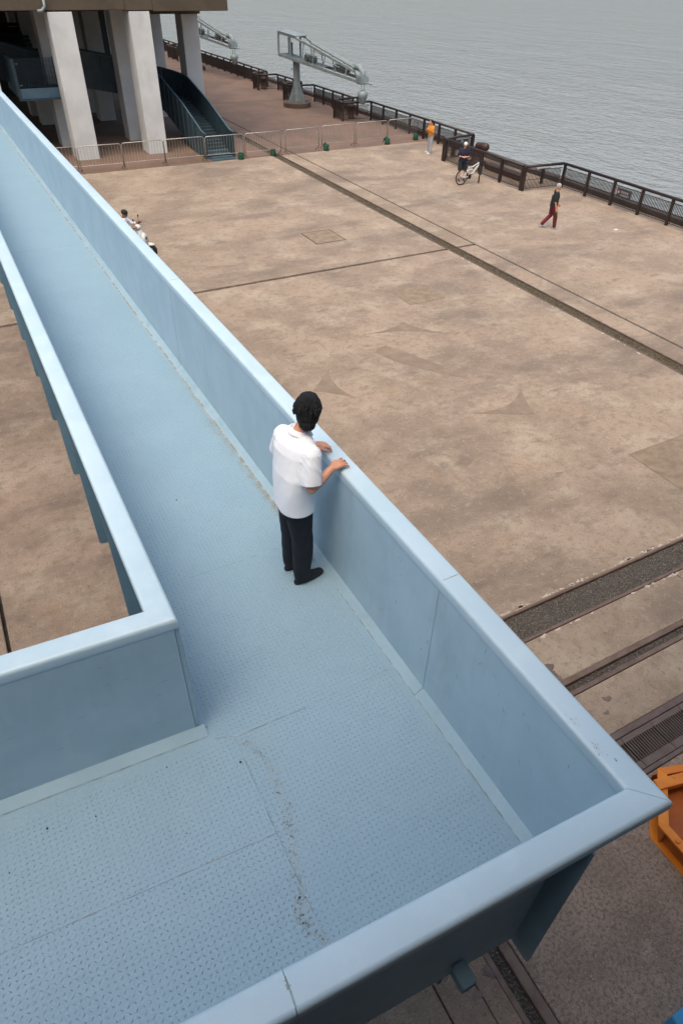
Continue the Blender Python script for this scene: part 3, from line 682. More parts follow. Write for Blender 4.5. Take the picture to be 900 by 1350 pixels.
t = thing('stone_bench', 'low dark reddish stone block behind the jogged railing left of the walking man', 'block', (24.35, 27.9, 0)); t.scale = (.7, .8, .55)
MB().box(-.3, .3, -1.8, 1.6, .03, .40).build('block', 'bollard', t, bevel=.03); MB().box(-.34, .34, -1.84, 1.64, .40, .46).build('cap', 'quay', t, bevel=.01)
t = thing('low_sign_frame', 'small pale board on a dark post behind the railing corner', 'sign', (24.9, 25.75, 0))
MB().box(-.06, .06, -.06, .06, 0, .62).build('post', 'fence', t); MB().box(-.35, .45, -.05, .05, .62, .86).build('board', 'pale_sign', t, bevel=.008)
mb = MB().box(-.3, .4, -.056, -.05, .66, .68); mb.box(-.3, .4, -.056, -.05, .80, .82); mb.build('board_edge', 'sign', t)

# ------------------------------------------------------------------ crowd barriers
def barrier_root(label, loc, rz):
    t = thing('crowd_barrier', label, 'barrier', loc, rz, 'crowd barriers across the quay')
    W, H = 2.02, 1.12
    fr = MB(); r_ = .02
    P = [(-W/2, 0, .12), (-W/2, 0, H-.08), (-W/2+.08, 0, H), (W/2-.08, 0, H), (W/2, 0, H-.08), (W/2, 0, .12)]
    fr.tube(P, r_, 8); a = fr.build('frame', 'galv', t, smooth=True)
    c = MB().tube([(-W/2, 0, .28), (W/2, 0, .28)], .014, 6).build('bottom_rail', 'galv', t)
    mb = MB()
    for k in range(1, 14):
        x = -W/2+W*k/14; mb.tube([(x, 0, .28), (x, 0, H)], .0075, 5)
    d = mb.build('bars', 'galv', t, kind='stuff')
    feet = [MB().tube([(x, -.26, .015), (x, -.2, .09), (x, 0, .13), (x, .2, .09), (x, .26, .015)], .017, 6).build('foot', 'steel_rust', t) for x in (-W/2+.05, W/2-.05)]
    return t, [(a, []), (c, []), (d, [])]+[(f, []) for f in feet]
BL = ['leftmost crowd barrier, cut by the blue parapet edge', 'crowd barrier in front of the nearest white pillar on the left', 'crowd barrier between the two nearest white pillars',
      'crowd barrier in front of the second white pillar', 'crowd barrier closing the foot of the dark ramp', 'crowd barrier crossing the long rail trough', 'crowd barrier just right of the rail trough',
      'crowd barrier below the bell of the near crane', 'crowd barrier second from the river railing', 'crowd barrier nearest the river railing, beside the woman']
XS_ = [4.5, 6.6, 8.66, 10.72, 12.78, 14.88, 17.2, 19.5, 21.65, 23.8]
bt, bk = barrier_root(BL[0], (XS_[0], 36.25, 0), 0)
YY = [36.25, 36.12, 36.15, 36.15, 36.02, 35.98, 36.1, 36.3, 36.35, 36.5]
for i in range(1, 10):
    copy_tree(bt, bk, (XS_[i], YY[i], 0), R([0, -1, 1, -1, -1, 0, 3, 0, 1, 3][i]), BL[i])
# green weights at the barrier feet
def weight(x, y, label, k):
    t = thing('barrier_weight', label, 'weight', (x, y, 0), k*.7, 'green weights at the barrier feet'); t.scale = (.78, .78, .72)
    rr_ = random.Random(k)
    mb = MB().lathe([(.17, 0), (.2, .05), (.175, .2), (.185, .33), (.15, .42), (.06, .44)], n=14)
    mb.v = [(v[0]*(1+rr_.uniform(-.12, .12)), v[1]*(1+rr_.uniform(-.12, .12)), v[2]*(1+rr_.uniform(-.05, .05))) for v in mb.v]
    mb.build('bucket' if k in (0, 1, 4) else 'sack', 'green', t, smooth=True)
    if k in (0, 1, 4): MB().torus((0, 0, .42), .16, .012, (0, 0, 1), 14, 5).build('rim', 'green', t)
    else: MB().tube([(0, 0, .4), (.08, .05, .5), (.2, .1, .38), (.24, .12, .2)], [.06, .08, .07, .03], 7).build('loose_end', 'green', t, smooth=True)
for k, (x, y, l) in enumerate([(13.55, 35.85, 'green bucket weight beside the dark ramp foot'), (15.4, 35.92, 'green bucket weight on the rail trough'), (18.55, 35.9, 'green sack hanging at a barrier joint in the middle'),
                               (22.5, 36.0, 'green sack at the barrier foot left of the woman'), (24.65, 36.35, 'green bucket weight against the river railing')]): weight(x, y, l, k)

# ------------------------------------------------------------------ loading cranes
def crane(loc, label):
    t = thing('loading_arm', label, 'crane', loc, 0, 'grey loading arms on the quay')
    kids = []
    def p(mb, name, m_='crane', **k):
        o = mb.build(name, m_, t, **k); kids.append((o, [])); return o
    p(MB().lathe([(.95, 0), (.95, .26), (.9, .3)], n=28), 'plinth', 'crane_base')
    p(MB().lathe([(.24, .3), (.23, 2.62), (.3, 2.64), (.3, 2.74)], n=20), 'column', smooth=False)
    for k in range(4):
        a = R(45+90*k-27); u = Vector((math.cos(a), math.sin(a), 0)); s_ = Vector((-u.y, u.x, 0))*.012
        p(MB().prism([u*.2+s_+Vector((0, 0, .3)), u*.78+s_+Vector((0, 0, .3)), u*.78+s_+Vector((0, 0, .4)), u*.23+s_+Vector((0, 0, 1.45))], -2*s_), 'gusset')
    p(MB().tube([(-.24, 0, 2.2), (-.42, 0, 2.22)], .03, 6), 'valve')
    D = Vector((1.1, -7.1, -.50)); Ld = D.length; e = D.normalized(); s = Vector((e.y, -e.x, 0)).normalized(); o0 = Vector((0, 0, 2.80))
    def q(a, b, h): return o0+e*a+s*b+Vector((0, 0, h))
    hw = .42
    for sd in (-1, 1):
        p(MB().beam(q(-1.5, sd*hw, 0), q(Ld-.1, sd*hw, 0), .07, .16), 'lower_chord', 'crane')
        p(MB().beam(q(1.2, sd*hw*.7, 1.12), q(Ld-.5, sd*hw*.6, .42), .09, .12), 'upper_chord', 'crane')
        for a in (-1.5, -.1): p(MB().beam(q(a, sd*hw, 0), q(a, sd*hw, 1.25), .1, .1, up=(0, 1, 0)), 'cabin_post', 'crane')
        p(MB().beam(q(-1.5, sd*hw, 1.22), q(.5, sd*hw, 1.22), .1, .1), 'cabin_rail', 'crane')
        p(MB().beam(q(.5, sd*hw, 1.22), q(1.5, sd*hw*.7, 1.05), .09, .09), 'cabin_rail', 'crane')
        for a in (1.3, 2.5, 3.7, 4.9, 6.0):
            p(MB().beam(q(a, sd*hw, .05), q(a, sd*hw*.65, 1.10-.118*(a-1.2)), .05, .05, up=(0, 1, 0)), 'lattice_post', 'crane')
        p(MB().tube([q(1.2, sd*hw, .62), q(5.4, sd*hw, .42)], .02, 5), 'hand_line', 'crane')
    p(MB().beam(q(-1.5, -hw, 0), q(-1.5, hw, 0), .1, .14), 'end_beam'); p(MB().beam(q(-1.5, -hw, 1.22), q(-1.5, hw, 1.22), .1, .1), 'end_beam')
    p(MB().prism([q(-1.55, -hw-.06, 1.29), q(.6, -hw-.06, 1.29), q(.6, hw+.06, 1.29), q(-1.55, hw+.06, 1.29)], (0, 0, .05)), 'cabin_roof', 'crane')
    p(MB().prism([q(-1.4, -hw+.05, .06), q(3.4, -hw+.05, .06), q(3.4, hw-.05, .06), q(-1.4, hw-.05, .06)], (0, 0, .03)), 'walk_plate', 'crane_dark')
    p(MB().box(-.2, .2, -.35, .35, 0, .34, Matrix.Translation(q(1.9, 0, .12))), 'winch_motor', 'crane_dark', bevel=.04)
    p(MB().tube([q(1.5, -.25, .3), q(1.5, .25, .3)], .2, 12), 'winch_drum', 'crane_dark')
    p(MB().tube([q(-.6, 0, .15), q(-.6, 0, .8)], .12, 10), 'slew_unit', 'crane_dark')
    for b_ in (-.14, 0, .14): p(MB().tube([q(2.0, b_, 1.16), q(Ld-.6, b_, .58)], .06, 8), 'loading_pipe', 'crane')
    p(MB().tube([q(4.6, .1, .35), q(6.0, .1, .34)], .13, 10), 'hydraulic_ram', 'crane_dark')
    p(MB().tube([q(Ld-.8, 0, .6), q(Ld-.3, 0, .65), q(Ld+.05, 0, .45), q(Ld+.15, 0, .05)], .16, 12), 'elbow_pipe', 'crane', smooth=True)
    p(MB().box(-.3, .3, -.3, .3, -.15, .3, Matrix.Translation(q(Ld, 0, 0))), 'head_block', 'crane', bevel=.05)
    p(MB().beam(q(Ld+.2, 0, -.05), q(Ld+.95, 0, -.02), .1, .06), 'tip_bracket', 'crane')
    hb = q(Ld+.1, 0, 0)
    for b_ in (-.1, .1): p(MB().tube([hb+Vector((b_, 0, -.1)), hb+Vector((b_, 0, -.5))], .02, 5), 'hanger', 'crane')
    p(MB().lathe([(.10, -.48), (.24, -.52), (.29, -.60), (.33, -.72), (.27, -.86), (.17, -1.16), (.14, -1.2)][::-1], tuple(hb), 18), 'nozzle', 'crane', smooth=True)
    return t, kids
ct, ck = crane((22.95, 48.9, 0), 'grey lattice loading arm on its column and round plinth at the quay railing')
copy_tree(ct, ck, (22.4, 69.3, 0), 0, 'farther grey loading arm, showing only its tip and bell past the white pillar')

# ------------------------------------------------------------------ building on white pillars
bld = thing('raised_building', 'large concrete building standing on tall white square pillars', 'building', (4, 45, 0))
def bb(x0, x1, y0, y1, z0, z1, name, m_, bevel=0, **k):
    return MB().box(x0-4, x1-4, y0-45, y1-45, z0, z1).build(name, m_, bld, bevel=bevel, **k)
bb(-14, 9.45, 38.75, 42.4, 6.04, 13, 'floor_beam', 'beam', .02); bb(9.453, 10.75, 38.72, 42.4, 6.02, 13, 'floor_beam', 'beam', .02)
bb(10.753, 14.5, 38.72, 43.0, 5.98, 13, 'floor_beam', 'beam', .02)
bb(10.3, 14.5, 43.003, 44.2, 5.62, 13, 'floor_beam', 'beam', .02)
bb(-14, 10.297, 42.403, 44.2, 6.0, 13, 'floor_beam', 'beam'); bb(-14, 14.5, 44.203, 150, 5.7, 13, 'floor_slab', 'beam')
for (x0, x1, y0, y1) in ((5.95, 7.02, 38.7, 39.95), (9.58, 10.56, 38.7, 39.95), (9.5, 10.42, 42.25, 43.4), (13.5, 14.42, 43.25, 44.4), (5.85, 6.75, 42.2, 43.4),
                         (5.85, 6.75, 48.5, 49.6), (9.3, 10.25, 48.5, 49.6), (12.95, 13.85, 48.5, 49.6), (5.72, 6.6, 51.6, 52.6), (9.25, 9.85, 51.5, 52.5), (12.95, 13.85, 52.0, 53),
                         (2.3, 3.25, 38.7, 39.95), (2.3, 3.25, 42.2, 43.4), (2.3, 3.25, 48.5, 49.6), (13.0, 13.9, 60.1, 61), (13.2, 14.1, 75, 76), (13.2, 14.1, 90, 91), (-1.3, -.4, 38.7, 39.95)):
    bb(x0, x1, y0, y1, -.02, 5.70 if y0 > 44 else 5.99 if y0 < 43 else 5.61, 'pillar', 'pillar', .015)
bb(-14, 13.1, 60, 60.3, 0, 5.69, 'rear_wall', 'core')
# a downpipe bracket on the beam above the first pillar
MB().tube([(1.9, -6.32, 6.5), (1.9, -6.36, 6.2), (1.75, -6.4, 6.06), (1.55, -6.42, 6.03)], .06, 8).build('downpipe', 'crane', bld, smooth=True)

# dark spiral access ramp under the building
ar = thing('access_ramp', 'dark teal steel ramp curving down from under the building to the barriers', 'ramp', (12.7, 36.4, 0))
AO = Vector((12.7, 36.4, 0))
ctr = []      # (s, x, y, dirx, diry)
def cpath(s_):
    L1 = 6.5; Rr = 1.6; L2_ = Rr*math.pi/2
    if s_ < L1: return Vector((12.7, 36.4+s_, 0)), Vector((0, 1, 0))
    if s_ < L1+L2_:
        a = (s_-L1)/Rr; return Vector((12.7-Rr+Rr*math.cos(a), 36.4+L1+Rr*math.sin(a), 0)), Vector((-math.sin(a), math.cos(a), 0))
    return Vector((12.7-Rr-(s_-L1-L2_), 36.4+L1+Rr, 0)), Vector((-1, 0, 0))
def fl(s_):
    K = [(0, .04), (.5, .04), (3.4, .92), (6.3, 1.55), (8.9, 2.15), (9.9, 2.5), (12.1, 2.92), (14.5, 2.95), (19, 4.3), (24, 5.0)]
    for (a, za), (c, zc) in zip(K, K[1:]):
        if s_ <= c: return za+(zc-za)*(s_-a)/(c-a)
    return K[-1][1]
def aw(side, s0, s1, h0, h1, name, m_, th=.05, off=.72):
    mb = MB(); n_ = max(2, int((s1-s0)/.3)); 
    for i in range(n_+1):
        s_ = s0+(s1-s0)*i/n_; p, d = cpath(s_); q = Vector((d.y, -d.x, 0))*side; z = fl(s_)
        for o_ in (off, off+th):
            for hh in (h0, h1):
                v = p+q*o_-AO; mb.v.append((v.x, v.y, max(z+hh, .003)))
    for i in range(n_):
        a = 4*i; c = a+4
        mb.f += [(a, a+1, c+1, c), (a+2, c+2, c+3, a+3), (a+1, a+3, c+3, c+1), (a, c, c+2, a+2)]
    mb.f += [(0, 1, 3, 2), (4*n_, 4*n_+2, 4*n_+3, 4*n_+1)]
    return mb.build(name, m_, ar)
for side in (1, -1):
    for k in range(12): aw(side, .02+k*1.6, .02+(k+1)*1.6-.012, -.55, 1.1, 'side_panel', 'teal', .04)
    aw(side, 0, 19.2, 1.103, 1.15, 'top_rail', 'teal_edge', .07, .705)
for k in range(44):
    s_ = .1+k*.33; p, d = cpath(s_); q = Vector((d.y, -d.x, 0)); z = fl(s_+.3); v = p-AO
    mb = MB().prism([v-q*.70+Vector((0, 0, z)), v+q*.70+Vector((0, 0, z)), v+q*.70+d*.325+Vector((0, 0, z)), v-q*.70+d*.325+Vector((0, 0, z))], (0, 0, -.12 if z > .15 else -.03))
    mb.build('step', 'teal_edge' if k < 3 else 'teal', ar)
for k in range(9):       # outside stiffeners of the near side panel
    s_ = .35+k*.75; p, d = cpath(s_); q = Vector((d.y, -d.x, 0)); v = p-q*.765-AO; z = fl(s_)
    MB().box(v.x-.03, v.x, v.y-.02, v.y+.02, max(z-.5, .01), z+1.1).build('stiffener', 'teal_edge', ar)
MB().box(-.6, .6, -.42, -.02, .0, .035).build('foot_plate', 'teal_edge', ar)
# landing with a grille at its front
ld = thing('stair_landing', 'blue grey stair landing with a dark grille front under the building', 'landing', (5.2, 41, 2.4))
def lb(x0, x1, y0, y1, z0, z1, name, m_, **k):
    return MB().box(x0-5.2, x1-5.2, y0-41, y1-41, z0-2.4, z1-2.4).build(name, m_, ld, **k)
lb(4.18, 6.3, 41.0, 41.06, 2.42, 2.86, 'fascia', 'blue_dark', bevel=.01); lb(4.18, 4.24, 41.063, 45.0, 2.42, 4.05, 'side_panel', 'blue_dark'); lb(6.24, 6.3, 41.063, 44, 2.42, 4.05, 'side_panel', 'blue_dark')
lb(4.245, 6.235, 41.063, 46, 2.75, 2.85, 'landing_floor', 'teal')
lb(4.14, 4.28, 40.96, 41.0, 2.42, 4.1, 'corner_post', 'teal_edge'); lb(6.2, 6.34, 40.96, 41.0, 2.42, 4.1, 'corner_post', 'teal_edge')
lb(4.14, 6.34, 40.9, 41.1, 2.36, 2.418, 'lower_edge', 'teal_edge')
mb = MB()
for k in range(24): mb.box(-.92, 1.0, -.02, .0, .52+k*.05, .535+k*.05)
for k in range(14): mb.box(-.92+k*.147, -.905+k*.147, -.03, -.02, .5, 1.7)
mb.build('grille', 'teal', ld, kind='stuff')
for x in (4.32, 6.05):
    for z in (2.98, 3.86): lb(x, x+.12, 40.93, 40.97, z, z+.05, 'hinge', 'blue_dark')
for k in range(12): lb(3.0-k*.0, 6.2, 46+k*.3, 46.3+k*.3, 2.9+k*.17, 3.05+k*.17, 'step', 'teal')
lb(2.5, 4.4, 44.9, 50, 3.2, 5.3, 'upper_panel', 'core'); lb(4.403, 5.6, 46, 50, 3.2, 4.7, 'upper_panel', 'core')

# ------------------------------------------------------------------ orange machine base and blue plate, lower right
og = thing('orange_machine_base', 'orange painted steel base frame lying on the ground past the walkway corner', 'steel frame', (6.16, .96, 0))
outl = [(5.60, 1.88), (5.03, 1.36), (5.02, .55), (5.5, -.2), (7.6, -.2), (7.6, 1.2)]
def inset(P, d):
    out_ = []; n_ = len(P); c = Vector((sum(p[0] for p in P)/n_, sum(p[1] for p in P)/n_))
    for p in P:
        v = c-Vector(p); out_.append(tuple(Vector(p)+v.normalized()*d*1.25))
    return out_
ins = inset(outl, .10)
for i in range(6):
    j = (i+1) % 6
    MB().prism([(outl[i][0]-6, outl[i][1]-1, .30), (outl[j][0]-6, outl[j][1]-1, .30), (ins[j][0]-6, ins[j][1]-1, .30), (ins[i][0]-6, ins[i][1]-1, .30)], (0, 0, .03)).build('top_flange', 'orange', og, bevel=.004)
    a, c = Vector(outl[i]+(0,)), Vector(outl[j]+(0,))
    mm_ = (Vector(ins[i]+(0,))-a)*.5
    MB().prism([a+mm_*1.5-Vector((6, 1, -.01)), c+mm_*1.5-Vector((6, 1, -.01)), c+mm_*1.8-Vector((6, 1, -.01)), a+mm_*1.8-Vector((6, 1, -.01))], (0, 0, .287)).build('side_web', 'orange_web', og)
    MB().prism([(outl[i][0]-6, outl[i][1]-1, .002), (outl[j][0]-6, outl[j][1]-1, .002), (ins[j][0]-6, ins[j][1]-1, .002), (ins[i][0]-6, ins[i][1]-1, .002)], (0, 0, .012)).build('bottom_flange', 'orange', og)
MB().prism([(p[0]-6, p[1]-1, .06) for p in inset(outl, .09)], (0, 0, .02)).build('base_plate', 'orange_web', og)
MB().beam((-.62, .72, .33), (.9, .34, .33), .13, .10).build('cross_channel', 'orange', og, bevel=.006)
MB().beam((-.9, -.25, .2), (.6, -.2, .2), .05, .24).build('stiffener', 'orange', og)
for x, y in ((5.075, 1.12), (5.07, .72), (5.32, 1.58), (5.14, .42)): MB().lathe([(.028, .33), (.028, .352), (.014, .355)], (x-6, y-1, 0), 6).build('bolt', 'orange', og)
bp_ = thing('blue_steel_plate', 'corner of a bright blue painted steel sheet at the lower right edge', 'steel sheet', (4.2, -.3, 0))
MB().prism([(-.37, .24, .30), (.3, .255, .30), (1.2, .2, .30), (1.2, -.8, .30), (-.5, -.8, .30)], (0, 0, -.27)).build('sheet', 'bright_blue', bp_, bevel=.01)

# ------------------------------------------------------------------ soft-bodied things: figures
class Blob(MB):
    def ell(s, c, r, rot=None, n=14, k=9):
        if not isinstance(r, (tuple, list)): r = (r, r, r)
        c = Vector(c); vs = []; rot = rot or Matrix.Identity(3)
        vs.append(c+rot @ Vector((0, 0, r[2])))
        for i in range(1, k):
            t = math.pi*i/k
            for j in range(n):
                p = 2*math.pi*j/n; vs.append(c+rot @ Vector((r[0]*math.sin(t)*math.cos(p), r[1]*math.sin(t)*math.sin(p), r[2]*math.cos(t))))
        vs.append(c+rot @ Vector((0, 0, -r[2])))
        fs = [(0, 1+j, 1+(j+1) % n) for j in range(n)]
        for i in range(k-2):
            for j in range(n):
                a = 1+i*n+j; c_ = 1+i*n+(j+1) % n; fs.append((a, a+n, c_+n, c_))
        l = len(vs)-1; b_ = 1+(k-2)*n
        fs += [(l, b_+(j+1) % n, b_+j) for j in range(n)]
        s.add(vs, fs); return s
    def limb(s, pts, rs, n=12):
        pts = [Vector(p) for p in pts]
        s.tube(pts, list(rs), n)
        for p, r in zip(pts, rs): s.ell(p, r*.999, n=n, k=8)
        return s
    def loft(s, rings, n=24):
        """rings: (centre, half depth x, half width y[, power, yaw])"""
        vs = []
        for rg in rings:
            c, a, b_ = rg[0], rg[1], rg[2]; pw = rg[3] if len(rg) > 3 else 2.2; yw = rg[4] if len(rg) > 4 else 0
            for j in range(n):
                t = 2*math.pi*j/n; cx_ = math.copysign(abs(math.cos(t))**(2/pw), math.cos(t))*a; sy_ = math.copysign(abs(math.sin(t))**(2/pw), math.sin(t))*b_
                vs.append((c[0]+cx_*math.cos(yw)-sy_*math.sin(yw), c[1]+cx_*math.sin(yw)+sy_*math.cos(yw), c[2]))
        m_ = len(rings)
        fs = [(i*n+j, i*n+(j+1) % n, (i+1)*n+(j+1) % n, (i+1)*n+j) for i in range(m_-1) for j in range(n)]
        fs += [tuple(range(n-1, -1, -1)), tuple((m_-1)*n+j for j in range(n))]
        s.add(vs, fs); return s
    def soft(s, name, m_, parent, voxel=.01, smooth=2, fold=None, **k):
        me = bpy.data.meshes.new('tmp'); me.from_pydata(s.v, [], s.f)
        bm = bmesh.new(); bm.from_mesh(me); bmesh.ops.triangulate(bm, faces=[f for f in bm.faces if len(f.verts) > 4]); bm.to_mesh(me); bm.free()
        o = bpy.data.objects.new('tmp', me); COL.objects.link(o)
        a = o.modifiers.new('a', 'REMESH'); a.mode = 'VOXEL'; a.voxel_size = voxel
        if smooth: b_ = o.modifiers.new('b', 'SMOOTH'); b_.factor = .6; b_.iterations = smooth
        bpy.context.view_layer.update()
        dg = bpy.context.evaluated_depsgraph_get()
        m2 = bpy.data.meshes.new_from_object(o.evaluated_get(dg)); m2.name = name
        bpy.data.objects.remove(o); bpy.data.meshes.remove(me)
        if fold:
            m2.update()
            N = [v.normal.copy() for v in m2.vertices]
            for v, nn in zip(m2.vertices, N): v.co += nn*fold(v.co)
        m2.polygons.foreach_set('use_smooth', [True]*len(m2.polygons))
        m2.materials.append(M[m_])
        return link(name, m2, parent, **k)
V3 = Vector
def hand(B, w, d, n_, t, wrist_r=.026, curl=1.0, spread=1.0, sc_=1.0, lift=0, bends=None):
    """w wrist, d direction of palm, n_ back-of-hand normal, t thumb side"""
    w = V3(w); d = V3(d).normalized(); t = V3(t); t = (t-d*t.dot(d)).normalized(); n_ = V3(n_); n_ = (n_-d*n_.dot(d)-t*n_.dot(t)).normalized()
    offs = (.030, .0105, -.0095, -.027); lens = (.068, .077, .072, .056); fan = (9, 3, -4, -12)
    for i in range(4):
        k_ = w+(d*(.088-.006*abs(i-1.2))+t*offs[i])*sc_+n_*.004
        B.limb([w+t*offs[i]*.62*sc_, w+(d*.045+t*offs[i]*.9)*sc_+n_*.004, k_], [.0165*sc_, .0150*sc_, .0115*sc_], 10)
        if i < 3: B.limb([w+(d*.03+t*(offs[i]+offs[i+1])*.45)*sc_, w+(d*.07+t*(offs[i]+offs[i+1])*.5)*sc_], [.015*sc_, .0125*sc_], 8)
        f = (d*math.cos(R(fan[i]*spread))+t*math.sin(R(fan[i]*spread))).normalized()
        p = k_; ang = -R(lift); L_ = lens[i]*sc_
        bd = bends[i] if bends else (18, 38, 30)
        for seg, (fr, r0, r1) in enumerate(((.45, .0098, .0088), (.31, .0086, .0078), (.24, .0077, .0062))):
            ang += R(bd[seg])*curl
            dd = f*math.cos(ang)-n_*math.sin(ang); q_ = p+dd*L_*fr; B.limb([p, q_], [r0*sc_, r1*sc_], 8); p = q_
    a = w+(d*.018+t*.022)*sc_; b_ = a+(d*.032+t*.024-n_*.008)*sc_; c_ = b_+(d*.030+t*.010-n_*.006)*sc_; e_ = c_+(d*.024-t*.002-n_*.004)*sc_
    B.limb([a, b_, c_, e_], [.0165*sc_, .013*sc_, .0105*sc_, .008*sc_], 9)
def head(B, c, yaw, tilt, neck, s=1.0):
    rot = Matrix.Rotation(yaw, 3, 'Z') @ Matrix.Rotation(tilt, 3, 'Y'); c = V3(c)
    B.ell(c+rot @ V3((-.008, 0, .022))*s, (.094*s, .074*s, .095*s), rot); B.ell(c+rot @ V3((.024, 0, -.045))*s, (.064*s, .055*s, .072*s), rot)
    B.limb([c+rot @ V3((.078, 0, -.005))*s, c+rot @ V3((.100, 0, -.032))*s], [.009*s, .014*s], 8)      # nose
    B.limb([c+rot @ V3((.074, -.02, -.064))*s, c+rot @ V3((.081, 0, -.062))*s, c+rot @ V3((.074, .02, -.064))*s], [.006*s, .0085*s, .006*s], 8)   # lips
    B.ell(c+rot @ V3((.062, 0, -.098))*s, (.02*s, .022*s, .018*s), rot)                               # chin
    B.limb([c+rot @ V3((.078, -.034, .018))*s, c+rot @ V3((.086, -.012, .016))*s], [.009*s, .008*s], 8); B.limb([c+rot @ V3((.078, .034, .018))*s, c+rot @ V3((.086, .012, .016))*s], [.009*s, .008*s], 8)
    for sd in (-1, 1): B.ell(c+rot @ V3((-.004, sd*.077, -.012))*s, (.017*s, .009*s, .031*s), rot @ Matrix.Rotation(R(12), 3, 'Y'))
    B.limb([V3(neck), c+rot @ V3((-.012, 0, -.05))*s], [.058*s, .052*s], 14)
    return rot
def eyes(c, rot, parent, s=1.0):
    c = V3(c)
    for sd in (-1, 1):
        mb = Blob().ell(c+rot @ V3((.076, sd*.029, .003))*s, .011*s, n=8, k=6); mb.build('eye', 'black_cloth', parent, smooth=True)

# ---- the man on the walkway
man = thing('person', 'black haired man in white short sleeved shirt and dark trousers leaning on the blue parapet', 'person', (1.615, 3.595, FZ+dz(3.59)+.003))
TL = TOP+dz(3.6)-(FZ+dz(3.59))        # cap surface above the man's feet
B = Blob()
hc = V3((.105, -.010, 1.582)); nk = (.045, 0, 1.42)
rot = head(B, hc, R(60), R(18), nk)
B.limb([(-.02, 0, .92), (-.01, 0, 1.08), (.02, 0, 1.28), (.04, 0, 1.40)], [.10, .095, .10, .06], 16)
shR, shL = V3((.050, -.172, 1.335)), V3((-.020, .160, 1.345))
elR, elL = V3((.020, -.228, 1.075)), V3((-.015, .232, 1.10))
wrR, wrL = V3((.215, -.185, TL+.045)), V3((.205, .12, TL+.055))
B.limb([(.02, 0, 1.32), shR], [.06, .045]); B.limb([(.02, 0, 1.32), shL], [.06, .045])
B.limb([shR, elR], [.050, .040]); B.limb([elR, elR+(wrR-elR)*.35, wrR], [.040, .041, .0255], 14)
B.limb([shL, elL], [.050, .040]); B.limb([elL, elL+(wrL-elL)*.35, wrL], [.040, .041, .0255], 14)
hand(B, wrR, (.93, .30, -.10), (-.1, 0, 1), (-.3, .9, .1), spread=1.8, curl=.85, lift=6, sc_=1.05, bends=[(8, 26, 20), (12, 40, 28), (16, 46, 30), (12, 40, 26)])
hand(B, wrL, (.93, -.28, -.12), (-.1, 0, 1), (-.3, -.9, .1), spread=1.2, curl=1.0, lift=4, sc_=1.05, bends=[(12, 34, 26), (20, 48, 34), (24, 52, 34), (20, 46, 30)])
B.limb([(-.02, -.085, .9), (0, -.09, .48), (-.0, -.085, .09)], [.08, .055, .04]); B.limb([(-.02, .085, .9), (-.01, .10, .48), (-.01, .10, .09)], [.08, .055, .04])
B.soft('body', 'skin', man, .0045, 2)
Hh = Blob(); hm = lambda v: hc+rot @ V3(v)
Hh.ell(hm((-.018, 0, .028)), (.109, .099, .103), rot, 18, 12); Hh.ell(hm((-.050, 0, -.025)), (.064, .082, .082), rot, 16, 10)
Hh.ell(hm((.030, 0, .085)), (.068, .070, .045), rot)
Hh.ell(hm((-.065, .005, .055)), (.055, .062, .07), rot)
for sd in (-1, 1): Hh.ell(hm((.012, sd*.066, .015)), (.03, .022, .05), rot)
rr_ = random.Random(3)
for i in range(60):      # short locks lying close to the skull
    a = rr_.uniform(0, 6.28); e_ = rr_.uniform(-.1, 1.4)
    dv = V3((math.cos(a)*math.cos(e_), math.sin(a)*math.cos(e_), math.sin(e_)))
    if dv.x > .55: continue
    p0 = hm((-.018+dv.x*.101, dv.y*.091, .028+dv.z*.096)); p1 = hm((-.018+(dv.x-.28)*.101, dv.y*.096, .028+(dv.z-.32)*.095))
    Hh.limb([p0, (p0+p1)/2+(p0-hc).normalized()*.006, p1], [.009, .011, .006], 6)
Hh.ell(hm((-.064, 0, -.080)), (.046, .060, .050), rot)
Hh.soft('hair', 'hair', man, .004, 2, fold=lambda c: .0016*mnoise.noise(V3((c.x*130, c.y*130, c.z*30)))+.0022*mnoise.noise(c*30))
S = Blob()
S.loft([((-.022, -.004, .795), .136, .196, 2.6), ((-.020, -.004, .86), .136, .196, 2.6), ((-.018, 0, .98), .134, .200, 2.6), ((-.008, 0, 1.12), .134, .202, 2.6), ((.004, 0, 1.22), .128, .198, 2.5, .1),
        ((.010, 0, 1.29), .122, .205, 2.3, .2), ((.016, 0, 1.345), .106, .192, 2.1, .22), ((.024, 0, 1.388), .088, .158, 2.0, .22), ((.034, 0, 1.425), .072, .112, 2.0, .2), ((.046, 0, 1.452), .060, .068, 2.0)], 36)
def sleeve(sh, el, f=.80, r0=.078, r1=.076):
    e_ = sh+(el-sh)*f; d = (el-sh).normalized()
    S.tube([sh-d*.01, sh+(el-sh)*.35, e_], [r0, (r0+r1)/2, r1], 20); S.ell(sh, r0*.99, n=16, k=10)
sleeve(shR+V3((0, .012, -.02)), elR+V3((0, -.005, 0)), .86); sleeve(shL+V3((0, -.012, -.02)), elL+V3((-.01, .03, 0)), .80)
def foldf(c):
    w_ = .5+.5*math.tanh((1.36-c.z)*9)
    v = .007*mnoise.noise(V3((c.x*7, c.y*10+c.z*3, c.z*1.8)))*w_+.0012*mnoise.noise(V3((c.x*22, c.y*30+c.z*9, c.z*4+3)))*w_
    if abs(c.y) > .17 and c.z > 1.05: v += .0035*mnoise.noise(V3((c.x*22, c.z*26+c.x*36, 5)))
    return v
S.soft('shirt', 'shirt', man, .0055, 2, fold=foldf)
C_ = Blob()
cr = Matrix.Rotation(R(14), 3, 'Y')
mbc = MB(); n_ = 30
